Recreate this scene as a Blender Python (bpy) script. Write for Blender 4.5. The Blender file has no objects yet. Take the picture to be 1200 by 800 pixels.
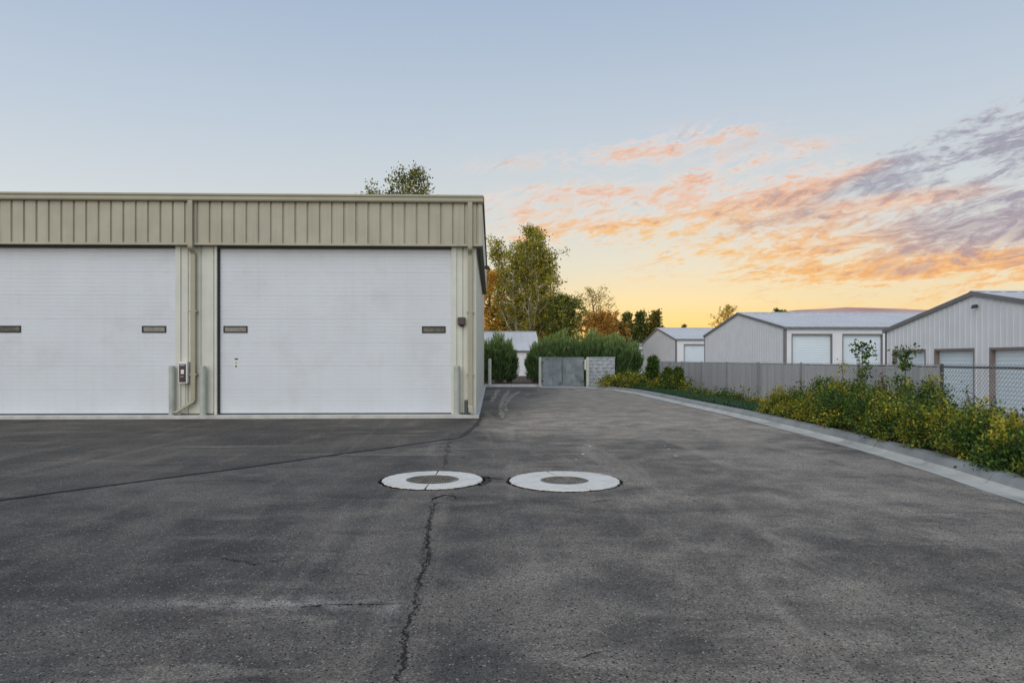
import bpy, math, random
import numpy as np
from mathutils import Vector, noise as mnoise

sc = bpy.context.scene
col = sc.collection
R = math.radians

# ------------------------------------------------------------------ camera
F_PX, HORIZON, CAM_H = 800.0, 421.0, 1.5
YAW = math.atan(23.5 / 800.0)
cam_d = bpy.data.cameras.new('camera')
cam = bpy.data.objects.new('camera', cam_d)
col.objects.link(cam)
cam.location = (0, 0, CAM_H)
cam.rotation_euler = (R(90), 0, -YAW)
cam_d.sensor_width = 36.0
cam_d.lens = 24.0
cam_d.shift_y = (HORIZON - 400.0) / 1200.0
cam_d.clip_end = 20000
cam_d.clip_start = 0.05
sc.camera = cam

def at(px, t, z=0.0):
    """world point at depth t along the view axis, in image column px (1200 wide), height z"""
    u = (px - 600.0) / F_PX * t
    return Vector((u * math.cos(YAW) + t * math.sin(YAW), t * math.cos(YAW) - u * math.sin(YAW), z))
def gp(px, py, z=0.0):
    return at(px, (CAM_H - z) * F_PX / (py - HORIZON), z)
def XF(px, Y):
    return Y * math.tan(YAW + math.atan((px - 600.0) / F_PX))
def azel(px, py):
    u, v = (px - 600) / F_PX, (HORIZON - py) / F_PX
    return math.atan(u) + YAW, math.atan2(v, math.hypot(1, u))

def lin(c):
    c = c / 255.0
    return c / 12.92 if c <= 0.04045 else ((c + 0.055) / 1.055) ** 2.4
def S(r, g, b):
    return (lin(r), lin(g), lin(b), 1.0)

# ------------------------------------------------------------------ world / sky
class G:
    """tiny helper to write node maths"""
    def __init__(s, tree): s.t = tree; s.n = tree.nodes; s.l = tree.links
    def new(s, typ, **kw):
        n = s.n.new(typ)
        for k, v in kw.items(): setattr(n, k, v)
        return n
    def put(s, sock, v):
        if isinstance(v, bpy.types.NodeSocket): s.l.new(v, sock)
        elif v is not None: sock.default_value = v
    def m(s, op, a, b=None, c=None, clamp=False):
        n = s.new('ShaderNodeMath', operation=op, use_clamp=clamp)
        for i, v in enumerate((a, b, c)): s.put(n.inputs[i], v)
        return n.outputs[0]
    def mix(s, f, a, b, blend='MIX'):
        n = s.new('ShaderNodeMix', data_type='RGBA', blend_type=blend)
        s.put(n.inputs[0], f); s.put(n.inputs[6], a); s.put(n.inputs[7], b)
        return n.outputs[2]
    def ss(s, x, lo, hi, a=0.0, b=1.0):
        n = s.new('ShaderNodeMapRange', interpolation_type='SMOOTHSTEP')
        s.put(n.inputs[0], x); s.put(n.inputs[1], lo); s.put(n.inputs[2], hi)
        s.put(n.inputs[3], a); s.put(n.inputs[4], b)
        return n.outputs[0]
    def noise(s, vec, scale, detail=2.0, rough=0.5, dist=0.0, lac=2.0):
        n = s.new('ShaderNodeTexNoise')
        s.put(n.inputs['Vector'], vec); n.inputs['Scale'].default_value = scale
        n.inputs['Detail'].default_value = detail; n.inputs['Roughness'].default_value = rough
        n.inputs['Distortion'].default_value = dist; n.inputs['Lacunarity'].default_value = lac
        return n.outputs['Fac']
    def comb(s, x, y, z=0.0):
        n = s.new('ShaderNodeCombineXYZ')
        for i, v in enumerate((x, y, z)): s.put(n.inputs[i], v)
        return n.outputs[0]
    def ramp(s, f, stops):
        n = s.new('ShaderNodeValToRGB'); s.put(n.inputs[0], f)
        e = n.color_ramp.elements
        while len(e) < len(stops): e.new(0.5)
        for k, (p, c) in enumerate(stops): e[k].position = p; e[k].color = c
        return n.outputs[0]

SUN_AZ = R(13.5)
world = bpy.data.worlds.new('World')
sc.world = world
world.use_nodes = True
wt = world.node_tree
wt.nodes.clear()
g = G(wt)
tc = g.new('ShaderNodeTexCoord')
sep = g.new('ShaderNodeSeparateXYZ')
g.l.new(tc.outputs['Generated'], sep.inputs[0])
dx, dy, dz = sep.outputs
az = g.m('ARCTAN2', dx, dy)
el = g.m('ARCSINE', g.m('MAXIMUM', g.m('MINIMUM', dz, 1.0), -1.0))
elp = g.m('MAXIMUM', el, 0.0)
e01 = g.m('DIVIDE', elp, R(45), clamp=True)
away = g.ramp(e01, [(0.0, S(232, 222, 205)), (0.10, S(230, 226, 220)), (0.25, S(219, 225, 231)),
                    (0.40, S(196, 209, 224)), (0.64, S(166, 187, 214)), (1.0, S(150, 173, 206))])
sunw = g.ramp(e01, [(0.0, S(255, 196, 92)), (0.05, S(254, 212, 122)), (0.10, S(248, 224, 170)),
                    (0.17, S(230, 225, 206)), (0.26, S(214, 220, 218)), (0.40, S(198, 210, 222)),
                    (0.64, S(168, 188, 213)), (1.0, S(150, 173, 206))])
daz = g.m('SUBTRACT', az, SUN_AZ)
near = g.m('EXPONENT', g.m('MULTIPLY', g.m('MULTIPLY', daz, daz), -1.0 / (2 * 0.52 ** 2)))
base = g.mix(near, away, sunw)
nish = g.new('ShaderNodeTexSky', sky_type='NISHITA')
nish.sun_disc = False
nish.sun_elevation = R(3)
nish.sun_rotation = SUN_AZ
nish.altitude = 800
nscale = g.mix(1.0, nish.outputs[0], (0.10, 0.10, 0.10, 1), 'MULTIPLY')
base = g.mix(0.06, base, nscale)

# clouds: bands of torn sunset cloud, fixed in the sky by azimuth and elevation
def gauss(px, py, rx, ry, tilt, amp):
    a0, e0 = azel(px, py)
    ct, st = math.cos(R(tilt)), math.sin(R(tilt))
    da, de = g.m('SUBTRACT', az, a0), g.m('SUBTRACT', el, e0)
    a = g.m('ADD', g.m('MULTIPLY', da, ct), g.m('MULTIPLY', de, st))
    e = g.m('SUBTRACT', g.m('MULTIPLY', de, ct), g.m('MULTIPLY', da, st))
    a = g.m('MULTIPLY', a, F_PX / rx); e = g.m('MULTIPLY', e, F_PX / ry)
    q = g.m('ADD', g.m('MULTIPLY', a, a), g.m('MULTIPLY', e, e))
    return g.m('MULTIPLY', g.m('EXPONENT', g.m('MULTIPLY', q, -1.0)), amp)
def total(lst):
    o = gauss(*lst[0])
    for q in lst[1:]: o = g.m('ADD', o, gauss(*q))
    return o
ct, st = math.cos(R(8)), math.sin(R(8))
ca = g.m('ADD', g.m('MULTIPLY', az, ct), g.m('MULTIPLY', el, st))
ce = g.m('SUBTRACT', g.m('MULTIPLY', el, ct), g.m('MULTIPLY', az, st))
wob = g.noise(g.comb(g.m('MULTIPLY', ca, 9.0), g.m('MULTIPLY', ce, 26.0), 7.7), 1.0, 3.0, 0.5)
cv = g.comb(g.m('ADD', g.m('MULTIPLY', ca, 13.0), g.m('MULTIPLY', wob, 0.8)),
            g.m('ADD', g.m('MULTIPLY', ce, 55.0), g.m('MULTIPLY', wob, 1.6)), 3.1)
n1 = g.noise(cv, 1.0, 6.0, 0.60, 0.12)
cv2 = g.comb(g.m('ADD', g.m('MULTIPLY', ca, 46.0), g.m('MULTIPLY', wob, 2.0)), g.m('ADD', g.m('MULTIPLY', ce, 150.0), g.m('MULTIPLY', wob, 4.0)), 1.3)
n2 = g.noise(cv2, 1.0, 5.0, 0.68, 0.25)
nn = g.m('ADD', g.m('MULTIPLY', n1, 0.5), g.m('MULTIPLY', n2, 0.5))
warm_m = total([(640, 226, 90, 9, 4, 0.45), (760, 222, 80, 9, 5, 0.42), (735, 240, 170, 14, 3, 0.45), (700, 264, 105, 13, 7, 0.95), (850, 246, 120, 13, 7, 0.62),
                (785, 172, 85, 14, 6, 0.62), (880, 190, 80, 12, 8, 0.40), (610, 190, 90, 10, 4, 0.18), (900, 232, 70, 14, 12, 0.62), (960, 216, 80, 8, 10, 0.55),
                (1010, 238, 110, 9, 0, 0.55), (950, 268, 120, 26, 2, 0.52),
                (1010, 316, 140, 8, 0, 0.95), (1010, 326, 110, 5, 1, 0.6), (1190, 303, 140, 13, 2, 0.62), (880, 303, 60, 8, 0, 0.40),
                (1010, 290, 150, 16, 0, 0.48), (1420, 300, 170, 50, 6, 0.6)])
cool_m = total([(1160, 158, 170, 16, 16, 0.70), (1100, 185, 210, 22, 13, 0.44), (1080, 200, 120, 9, 12, 0.45), (990, 215, 110, 14, 10, 0.46), (1150, 270, 105, 18, 6, 0.98), (1190, 222, 160, 22, 8, 0.36),
                (1270, 262, 130, 28, 4, 0.9), (960, 248, 120, 20, 6, 0.46), (1010, 270, 110, 16, 2, 0.30), (1480, 210, 240, 60, 8, 0.6)])
mask = g.m('ADD', warm_m, cool_m)
soft = g.m('DIVIDE', mask, g.m('ADD', g.m('MULTIPLY', mask, 0.75), 1.0))
dens = g.m('SUBTRACT', g.m('ADD', g.m('MULTIPLY', g.m('SUBTRACT', nn, 0.5), 5.6), g.m('MULTIPLY', soft, 1.15)), 0.06)
alpha = g.ss(dens, -0.40, 0.95)
alpha = g.m('MULTIPLY', alpha, g.m('MINIMUM', g.m('MULTIPLY', mask, 3.5), 0.92))
coolw = g.m('DIVIDE', cool_m, g.m('ADD', mask, 0.02))
lowness = g.ss(el, R(5), R(13), 1.0, 0.0)
edge = g.mix(lowness, S(246, 226, 216), S(254, 226, 184))
body = g.mix(lowness, S(242, 192, 160), S(250, 178, 92))
body = g.mix(g.m('MULTIPLY', g.m('EXPONENT', g.m('MULTIPLY', g.m('MULTIPLY', daz, daz), -30.0)), g.ss(el, R(9.5), R(13.5), 0.7, 0.0)), body, S(255, 200, 96))
core_ = g.mix(coolw, S(214, 152, 122), S(160, 148, 160))
warmc = g.mix(g.ss(dens, 0.10, 0.70), edge, body)
warmc = g.mix(g.ss(dens, 0.70, 1.5), warmc, core_)
coolc = g.mix(g.ss(dens, 0.1, 1.1), S(204, 208, 214), S(154, 152, 168))
coolc = g.mix(g.ss(el, R(9), R(12.5), 0.55, 0.0), coolc, S(172, 142, 152))
cloudc = g.mix(g.ss(coolw, 0.45, 0.85), warmc, coolc)
n3 = g.noise(g.comb(g.m('ADD', g.m('MULTIPLY', ca, 30.0), g.m('MULTIPLY', wob, 4.0)), g.m('ADD', g.m('MULTIPLY', ce, 95.0), g.m('MULTIPLY', wob, 8.0)), 9.4), 1.0, 4.0, 0.6, 0.6)
glow = g.m('MULTIPLY', lowness, g.ss(el, R(5.5), R(12), 1.0, 0.55))
cloudc = g.mix(g.ss(n3, 0.42, 0.30, 0.0, 0.75), cloudc, g.mix(coolw, S(200, 178, 172), S(170, 164, 176)))
cloudc = g.mix(g.m('MULTIPLY', g.ss(n3, 0.54, 0.72, 0.0, 0.85), g.ss(coolw, 0.95, 0.55)), cloudc, g.mix(glow, S(252, 208, 176), S(255, 206, 110)))
alpha = g.m('MULTIPLY', alpha, g.ss(n3, 0.64, 0.40, 0.62, 1.0))
sky = g.mix(alpha, base, cloudc)
bg = g.new('ShaderNodeBackground')
g.l.new(sky, bg.inputs[0])
bg.inputs[1].default_value = 1.0
wo = g.new('ShaderNodeOutputWorld')
g.l.new(bg.outputs[0], wo.inputs[0])

# ------------------------------------------------------------------ sun lamp added behind the camera, soft fill for the fronts, away from the sunset
fill_sun_d = bpy.data.lights.new('sun', 'SUN')
sun = bpy.data.objects.new('sun', fill_sun_d)
col.objects.link(sun)
fill_sun_d.energy = 1.5
fill_sun_d.angle = R(70)
fill_sun_d.color = (1.0, 0.94, 0.88)
sv = Vector((-0.30, -0.78, 0.60))
sun.rotation_euler = sv.to_track_quat('Z', 'Y').to_euler()
sun.location = (-5, -12, 10)

sc.view_settings.view_transform = 'Standard'
sc.view_settings.look = 'None'
sc.view_settings.exposure = 0.0
sc.view_settings.gamma = 1.0
sc.view_settings.use_curve_mapping = False
sc.render.engine = 'CYCLES'
sc.cycles.use_denoising = True
sc.cycles.max_bounces = 4
sc.cycles.diffuse_bounces = 3
sc.cycles.transparent_max_bounces = 8

# ------------------------------------------------------------------ materials
M = {}
def mat(name, rgb, rough=0.6, var=0.08, scale=3.0, bump=0.0, bscale=60.0, metallic=0.0, spec=0.5, streak=0.0, dirt=None):
    m = bpy.data.materials.new(name); m.use_nodes = True
    t = m.node_tree; t.nodes.clear(); q = G(t)
    out = q.new('ShaderNodeOutputMaterial'); b = q.new('ShaderNodeBsdfPrincipled')
    q.l.new(b.outputs[0], out.inputs[0])
    geo = q.new('ShaderNodeNewGeometry')
    pos = geo.outputs['Position']
    n = q.noise(pos, scale, 5, 0.6)
    c = rgb if len(rgb) == 4 else (*rgb, 1)
    hi = tuple(min(1, v * (1 + var)) for v in c[:3]) + (1,)
    lo = tuple(v * (1 - var) for v in c[:3]) + (1,)
    cs = q.mix(q.ss(n, 0.3, 0.7), lo, hi)
    if streak:
        mp = q.new('ShaderNodeMapping'); q.l.new(pos, mp.inputs[0]); mp.inputs['Scale'].default_value = (9, 9, 0.35)
        sn = q.noise(mp.outputs[0], 1.0, 4, 0.6)
        cs = q.mix(q.ss(sn, 0.45, 0.8, 0, streak), cs, tuple(v * 0.55 for v in c[:3]) + (1,))
    if dirt:
        dn = q.noise(pos, dirt[1], 6, 0.65)
        cs = q.mix(q.ss(dn, 0.5, 0.72, 0, dirt[2]), cs, dirt[0])
    q.l.new(cs, b.inputs['Base Color'])
    b.inputs['Roughness'].default_value = rough
    b.inputs['Metallic'].default_value = metallic
    b.inputs['Specular IOR Level'].default_value = spec
    if bump:
        bn = q.noise(pos, bscale, 4, 0.6)
        bp = q.new('ShaderNodeBump'); bp.inputs['Strength'].default_value = bump; bp.inputs['Distance'].default_value = 0.01
        q.l.new(bn, bp.inputs['Height']); q.l.new(bp.outputs[0], b.inputs['Normal'])
    M[name] = m
    return m

mat('fascia', S(180, 174, 152), 0.55, 0.08, 1.2, streak=0.30)
mat('wall_stone', S(212, 212, 198), 0.55, 0.05, 2.0, streak=0.15)
mat('gutter', S(168, 162, 138), 0.45, 0.05, 2.0)
mat('trim_dark', S(92, 88, 74), 0.6, 0.06)
mat('door_white', S(216, 220, 223), 0.45, 0.03, 0.8, streak=0.08, dirt=(S(196, 198, 196), 0.9, 0.35))
mat('door_black', S(12, 12, 13), 0.4, 0.05)
mat('seal', S(40, 42, 42), 0.7, 0.05)
mat('concrete', S(196, 194, 188), 0.9, 0.10, 3.0, 0.25, 80, dirt=(S(140, 136, 128), 1.2, 0.5))
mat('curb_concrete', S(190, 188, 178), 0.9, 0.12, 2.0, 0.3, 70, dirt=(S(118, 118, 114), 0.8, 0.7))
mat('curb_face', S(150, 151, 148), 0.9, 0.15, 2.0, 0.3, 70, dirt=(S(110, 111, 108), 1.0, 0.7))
mat('collar', S(222, 217, 205), 0.9, 0.07, 9.0, 0.4, 50, dirt=(S(176, 168, 154), 2.2, 0.5))
mat('iron', S(106, 99, 86), 0.6, 0.35, 9.0, 0.3, 60, dirt=(S(168, 158, 142), 8.0, 0.6))
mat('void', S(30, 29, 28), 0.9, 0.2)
mat('tar', S(36, 36, 37), 0.7, 0.25, 8.0, 0.3, 50)
mat('bollard', S(180, 184, 172), 0.5, 0.08, 4.0, dirt=(S(140, 146, 136), 3.0, 0.4))
mat('post_pale', S(205, 205, 192), 0.6, 0.08, 4.0)
mat('galv', S(140, 145, 145), 0.5, 0.10, 4.0, metallic=0.4)
mat('wire', S(150, 152, 150), 0.5, 0.08, 4.0, metallic=0.2)
mat('fence_post', S(74, 78, 80), 0.5, 0.08, 4.0)
mat('gate_steel', S(150, 158, 160), 0.55, 0.25, 1.8, metallic=0.25, dirt=(S(84, 88, 84), 1.6, 0.8), streak=0.5)
mat('block', S(176, 180, 182), 0.9, 0.18, 5.0, 0.5, 40, dirt=(S(140, 142, 142), 3.0, 0.5))
mat('mortar', S(150, 150, 148), 0.95, 0.1)
mat('shed_wall', S(226, 226, 225), 0.6, 0.04, 1.0, streak=0.06)
mat('shed_roof', S(208, 207, 206), 0.5, 0.06, 0.6, metallic=0.0, streak=0.1)
mat('shed_trim', S(120, 117, 116), 0.5, 0.06)
mat('shed_door', S(216, 226, 230), 0.5, 0.03, 1.0)
mat('jamb_brown', S(132, 118, 110), 0.6, 0.08)
mat('soil', S(84, 68, 52), 0.95, 0.3, 5.0, 0.8, 25)
mat('earth', S(120, 112, 84), 0.95, 0.25, 0.3, 0.3, 8)
mat('gravel', S(150, 146, 138), 0.95, 0.2, 6.0, 0.6, 30)
mat('hill', S(206, 160, 146), 0.95, 0.15, 0.004)
mat('bark_white', S(184, 176, 160), 0.85, 0.25, 6.0, 0.4, 20)
mat('bark', S(104, 88, 70), 0.9, 0.25, 6.0, 0.4, 20)
mat('stem', S(104, 92, 52), 0.9, 0.2, 9.0)
mat('box_white', S(226, 226, 222), 0.4, 0.03)
mat('box_dark', S(66, 42, 44), 0.4, 0.15, 20)
mat('box_grey', S(70, 76, 78), 0.5, 0.05)  # even dark grey-green of the low box
mat('lamp_brown', S(74, 62, 58), 0.5, 0.1)
mat('sticker_blue', S(40, 58, 78), 0.5, 0.1)
mat('hinge', S(60, 62, 64), 0.5, 0.1)

def glass():
    m = bpy.data.materials.new('window_glass'); m.use_nodes = True
    b = m.node_tree.nodes['Principled BSDF']
    q = G(m.node_tree); geo = q.new('ShaderNodeNewGeometry')
    n = q.noise(geo.outputs['Position'], 9.0, 3, 0.6)
    c = q.mix(q.ss(n, 0.35, 0.65), S(58, 58, 55), S(112, 106, 94))
    q.l.new(c, b.inputs['Base Color'])
    b.inputs['Roughness'].default_value = 0.06; b.inputs['Coat Weight'].default_value = 0.6
    M['window_glass'] = m
glass()

def leafmat():
    m = bpy.data.materials.new('leaf'); m.use_nodes = True
    t = m.node_tree; t.nodes.clear(); q = G(t)
    out = q.new('ShaderNodeOutputMaterial')
    a = q.new('ShaderNodeAttribute'); a.attribute_name = 'leafcol'
    d = q.new('ShaderNodeBsdfPrincipled'); d.inputs['Roughness'].default_value = 0.55
    d.inputs['Specular IOR Level'].default_value = 0.35
    tr = q.new('ShaderNodeBsdfTranslucent')
    q.l.new(a.outputs['Color'], d.inputs['Base Color'])
    q.l.new(q.mix(1.0, a.outputs['Color'], (1.8, 1.6, 0.7, 1), 'MULTIPLY'), tr.inputs['Color'])
    mx = q.new('ShaderNodeMixShader'); mx.inputs[0].default_value = 0.42
    q.l.new(d.outputs[0], mx.inputs[1]); q.l.new(tr.outputs[0], mx.inputs[2])
    q.l.new(mx.outputs[0], out.inputs[0]); M['leaf'] = m
leafmat()

def asphalt(name, lo, hi, stains):
    m = bpy.data.materials.new(name); m.use_nodes = True
    t = m.node_tree; t.nodes.clear(); q = G(t)
    out = q.new('ShaderNodeOutputMaterial'); b = q.new('ShaderNodeBsdfPrincipled'); q.l.new(b.outputs[0], out.inputs[0])
    geo = q.new('ShaderNodeNewGeometry'); pos = geo.outputs['Position']
    sp = q.new('ShaderNodeSeparateXYZ'); q.l.new(pos, sp.inputs[0]); px, py, _ = sp.outputs
    big = q.noise(pos, 0.32, 4, 0.6, 0.4)
    mid = q.noise(pos, 1.7, 6, 0.65, 0.3)
    c = q.mix(q.ss(q.m('ADD', q.m('MULTIPLY', big, 0.6), q.m('MULTIPLY', mid, 0.4)), 0.36, 0.64), lo, hi)
    if stains:
        # lighter and warmer towards the right, across a noisy boundary
        lane = q.m('ADD', px, q.m('MULTIPLY', q.m('SUBTRACT', big, 0.5), 3.0))
        lane = q.ss(lane, -1.2, 2.2)
        # less lightening on the inner side of the bend past the garage corner
        bend = q.m('SUBTRACT', px, q.m('MULTIPLY', q.m('MAXIMUM', q.m('SUBTRACT', py, 16.0), 0.0), 0.19))
        bend = q.ss(q.m('ADD', bend, q.m('MULTIPLY', q.m('SUBTRACT', mid, 0.5), 0.8)), -0.9, 0.9)
        lane = q.m('MULTIPLY', lane, q.m('ADD', q.m('MULTIPLY', bend, 0.65), 0.35))
        c = q.mix(q.m('MULTIPLY', lane, 0.85), c, q.mix(q.ss(q.m('ADD', q.m('MULTIPLY', big, 0.45), q.m('MULTIPLY', mid, 0.55)), 0.34, 0.66), S(86, 81, 74), S(166, 155, 140)))
        # lighter tone further back, past a ragged boundary
        edge = q.m('ADD', py, q.m('MULTIPLY', q.m('SUBTRACT', mid, 0.5), 2.2))
        c = q.mix(q.m('MULTIPLY', q.m('MULTIPLY', q.ss(edge, 11.5, 15.5, 0, 0.85), bend), q.ss(px, -1.2, 0.2)), c, q.mix(q.ss(mid, 0.3, 0.7), S(138, 128, 114), S(188, 175, 156)))
        # dusty wheel paths, drawn out along the lane
        mp = q.new('ShaderNodeMapping'); q.l.new(pos, mp.inputs[0]); mp.inputs['Rotation'].default_value = (0, 0, R(24)); mp.inputs['Scale'].default_value = (1.5, 0.22, 1)
        wp = q.noise(mp.outputs[0], 1.0, 5, 0.62, 0.8)
        c = q.mix(q.m('MULTIPLY', q.ss(wp, 0.50, 0.72, 0, 0.50), q.ss(px, -2.5, 1.5, 0.35, 1.0)), c, S(176, 164, 148))
        mp2 = q.new('ShaderNodeMapping'); q.l.new(pos, mp2.inputs[0]); mp2.inputs['Scale'].default_value = (0.35, 1.6, 1); mp2.inputs['Location'].default_value = (3, 9, 0)
        wp2 = q.noise(mp2.outputs[0], 1.0, 5, 0.65, 0.6)
        c = q.mix(q.ss(wp2, 0.54, 0.72, 0, 0.5), c, S(156, 146, 132))
        c = q.mix(q.ss(wp2, 0.30, 0.44, 0.45, 0.0), c, S(44, 44, 46))
        # dried silt line where a puddle drained
        dy_ = q.m('SUBTRACT', py, q.m('ADD', 4.27, q.m('MULTIPLY', q.m('SUBTRACT', q.noise(pos, 1.1, 3, 0.5), 0.5), 0.30)))
        band = q.m('EXPONENT', q.m('MULTIPLY', q.m('MULTIPLY', dy_, dy_), -1 / (2 * 0.075 ** 2)))
        dxs = q.m('ADD', px, 1.45)
        along = q.m('ADD', q.m('MULTIPLY', q.m('EXPONENT', q.m('MULTIPLY', q.m('MULTIPLY', dxs, dxs), -1 / (2 * 0.42 ** 2))), 0.75), 0.22)
        band = q.m('MULTIPLY', band, q.m('MULTIPLY', q.m('MULTIPLY', along, q.ss(px, -5.0, -3.0)), q.ss(px, -0.62, -0.5, 1, 0)))
        ex_, ey_ = q.m('ADD', px, 0.60), q.m('SUBTRACT', py, 4.17)
        spot = q.m('EXPONENT', q.m('MULTIPLY', q.m('ADD', q.m('MULTIPLY', q.m('MULTIPLY', ex_, ex_), 1.6), q.m('MULTIPLY', ey_, ey_)), -70.0))
        band = q.m('MAXIMUM', band, q.m('MULTIPLY', spot, 0.75))
        c = q.mix(q.m('MULTIPLY', band, q.ss(q.noise(pos, 7.0, 5, 0.6), 0.3, 0.6)), c, S(158, 150, 140))
        # oil drips and ravelled dark spots
        od = q.noise(pos, 2.6, 5, 0.7, 0.2)
        c = q.mix(q.ss(od, 0.62, 0.72, 0, 0.55), c, S(42, 41, 40))
        c = q.mix(q.ss(q.noise(pos, 3.3, 5, 0.7), 0.64, 0.74, 0, 0.4), c, S(170, 160, 146))
    # tints
    tn = q.noise(pos, 0.9, 4, 0.6)
    c = q.mix(q.ss(tn, 0.5, 0.8, 0, 0.25), c, S(104, 88, 78))
    tn2 = q.noise(pos, 1.3, 3, 0.6, 0.5)
    c = q.mix(q.ss(tn2, 0.55, 0.8, 0, 0.25), c, S(70, 80, 90))
    # aggregate
    v = q.new('ShaderNodeTexVoronoi'); q.l.new(pos, v.inputs['Vector']); v.inputs['Scale'].default_value = 105
    sv_ = q.new('ShaderNodeSeparateColor'); q.l.new(v.outputs['Color'], sv_.inputs[0])
    c = q.mix(1.0, c, q.ramp(sv_.outputs[0], [(0, (0.58, 0.58, 0.58, 1)), (0.5, (0.95, 0.95, 0.95, 1)), (0.85, (1.18, 1.17, 1.15, 1)), (0.97, (1.6, 1.57, 1.54, 1))]), 'MULTIPLY')
    c = q.mix(q.m('GREATER_THAN', sv_.outputs[1], 0.985), c, S(160, 153, 143))
    c = q.mix(q.m('LESS_THAN', sv_.outputs[1], 0.05), c, S(28, 28, 29))
    fine = q.noise(pos, 34.0, 4, 0.7)
    c = q.mix(q.ss(fine, 0.58, 0.76, 0, 0.4), c, S(34, 34, 35))
    q.l.new(c, b.inputs['Base Color'])
    q.l.new(q.ss(mid, 0.3, 0.7, 0.68, 0.92), b.inputs['Roughness'])
    b.inputs['Specular IOR Level'].default_value = 0.3
    bp = q.new('ShaderNodeBump'); bp.inputs['Strength'].default_value = 0.55; bp.inputs['Distance'].default_value = 0.006
    h = q.m('ADD', q.m('MULTIPLY', v.outputs['Distance'], -1.2), q.m('MULTIPLY', fine, 1.2))
    q.l.new(h, bp.inputs['Height']); q.l.new(bp.outputs[0], b.inputs['Normal'])
    M[name] = m
asphalt('asphalt', S(62, 59, 55), S(116, 109, 100), True)
asphalt('asphalt_new', S(66, 62, 56), S(104, 97, 88), True)

def veil(name, rgb, amt, scale):
    """thin broken film of dust: see-through where the noise is low"""
    m = bpy.data.materials.new(name); m.use_nodes = True
    t = m.node_tree; t.nodes.clear(); q = G(t)
    out = q.new('ShaderNodeOutputMaterial'); b = q.new('ShaderNodeBsdfDiffuse'); b.inputs[0].default_value = rgb
    tr = q.new('ShaderNodeBsdfTransparent'); mx = q.new('ShaderNodeMixShader')
    geo = q.new('ShaderNodeNewGeometry')
    q.l.new(q.ss(q.noise(geo.outputs['Position'], scale, 5, 0.7), 0.35, 0.7, 0, amt), mx.inputs[0])
    q.l.new(tr.outputs[0], mx.inputs[1]); q.l.new(b.outputs[0], mx.inputs[2]); q.l.new(mx.outputs[0], out.inputs[0])
    M[name] = m
veil('dust_mark', S(206, 196, 180), 0.95, 4.0)

def crumble(name, rgb, scale, lo, hi):
    m = bpy.data.materials.new(name); m.use_nodes = True
    t = m.node_tree; t.nodes.clear(); q = G(t)
    out = q.new('ShaderNodeOutputMaterial'); b = q.new('ShaderNodeBsdfDiffuse'); b.inputs[0].default_value = rgb
    tr = q.new('ShaderNodeBsdfTransparent'); mx = q.new('ShaderNodeMixShader'); geo = q.new('ShaderNodeNewGeometry')
    q.l.new(q.ss(q.noise(geo.outputs['Position'], scale, 5, 0.75), lo, hi), mx.inputs[0])
    q.l.new(tr.outputs[0], mx.inputs[1]); q.l.new(b.outputs[0], mx.inputs[2]); q.l.new(mx.outputs[0], out.inputs[0])
    M[name] = m
crumble('crumbs', S(30, 29, 28), 60.0, 0.52, 0.58)
crumble('crumbs_fine', S(26, 25, 24), 40.0, 0.44, 0.52)
crumble('tar_worn', S(44, 42, 40), 18.0, 0.40, 0.58)
# ------------------------------------------------------------------ mesh helpers
WL = {}          # world location of parents
def put(o, parent=None, loc=(0, 0, 0)):
    col.objects.link(o)
    loc = Vector(loc)
    if parent is not None:
        o.parent = parent
        o.location = loc - WL[parent.name]
    else:
        o.location = loc
    WL[o.name] = loc
    return o
def thing(name, loc, label, cat, group=None):
    o = put(bpy.data.objects.new(name, None), None, loc)
    o.empty_display_size = 0.2
    return tag(o, label, cat, group)
def tag(o, label=None, cat=None, group=None, kind=None):
    for k, v in (('label', label), ('category', cat), ('group', group), ('kind', kind)):
        if v: o[k] = v
    return o

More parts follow.
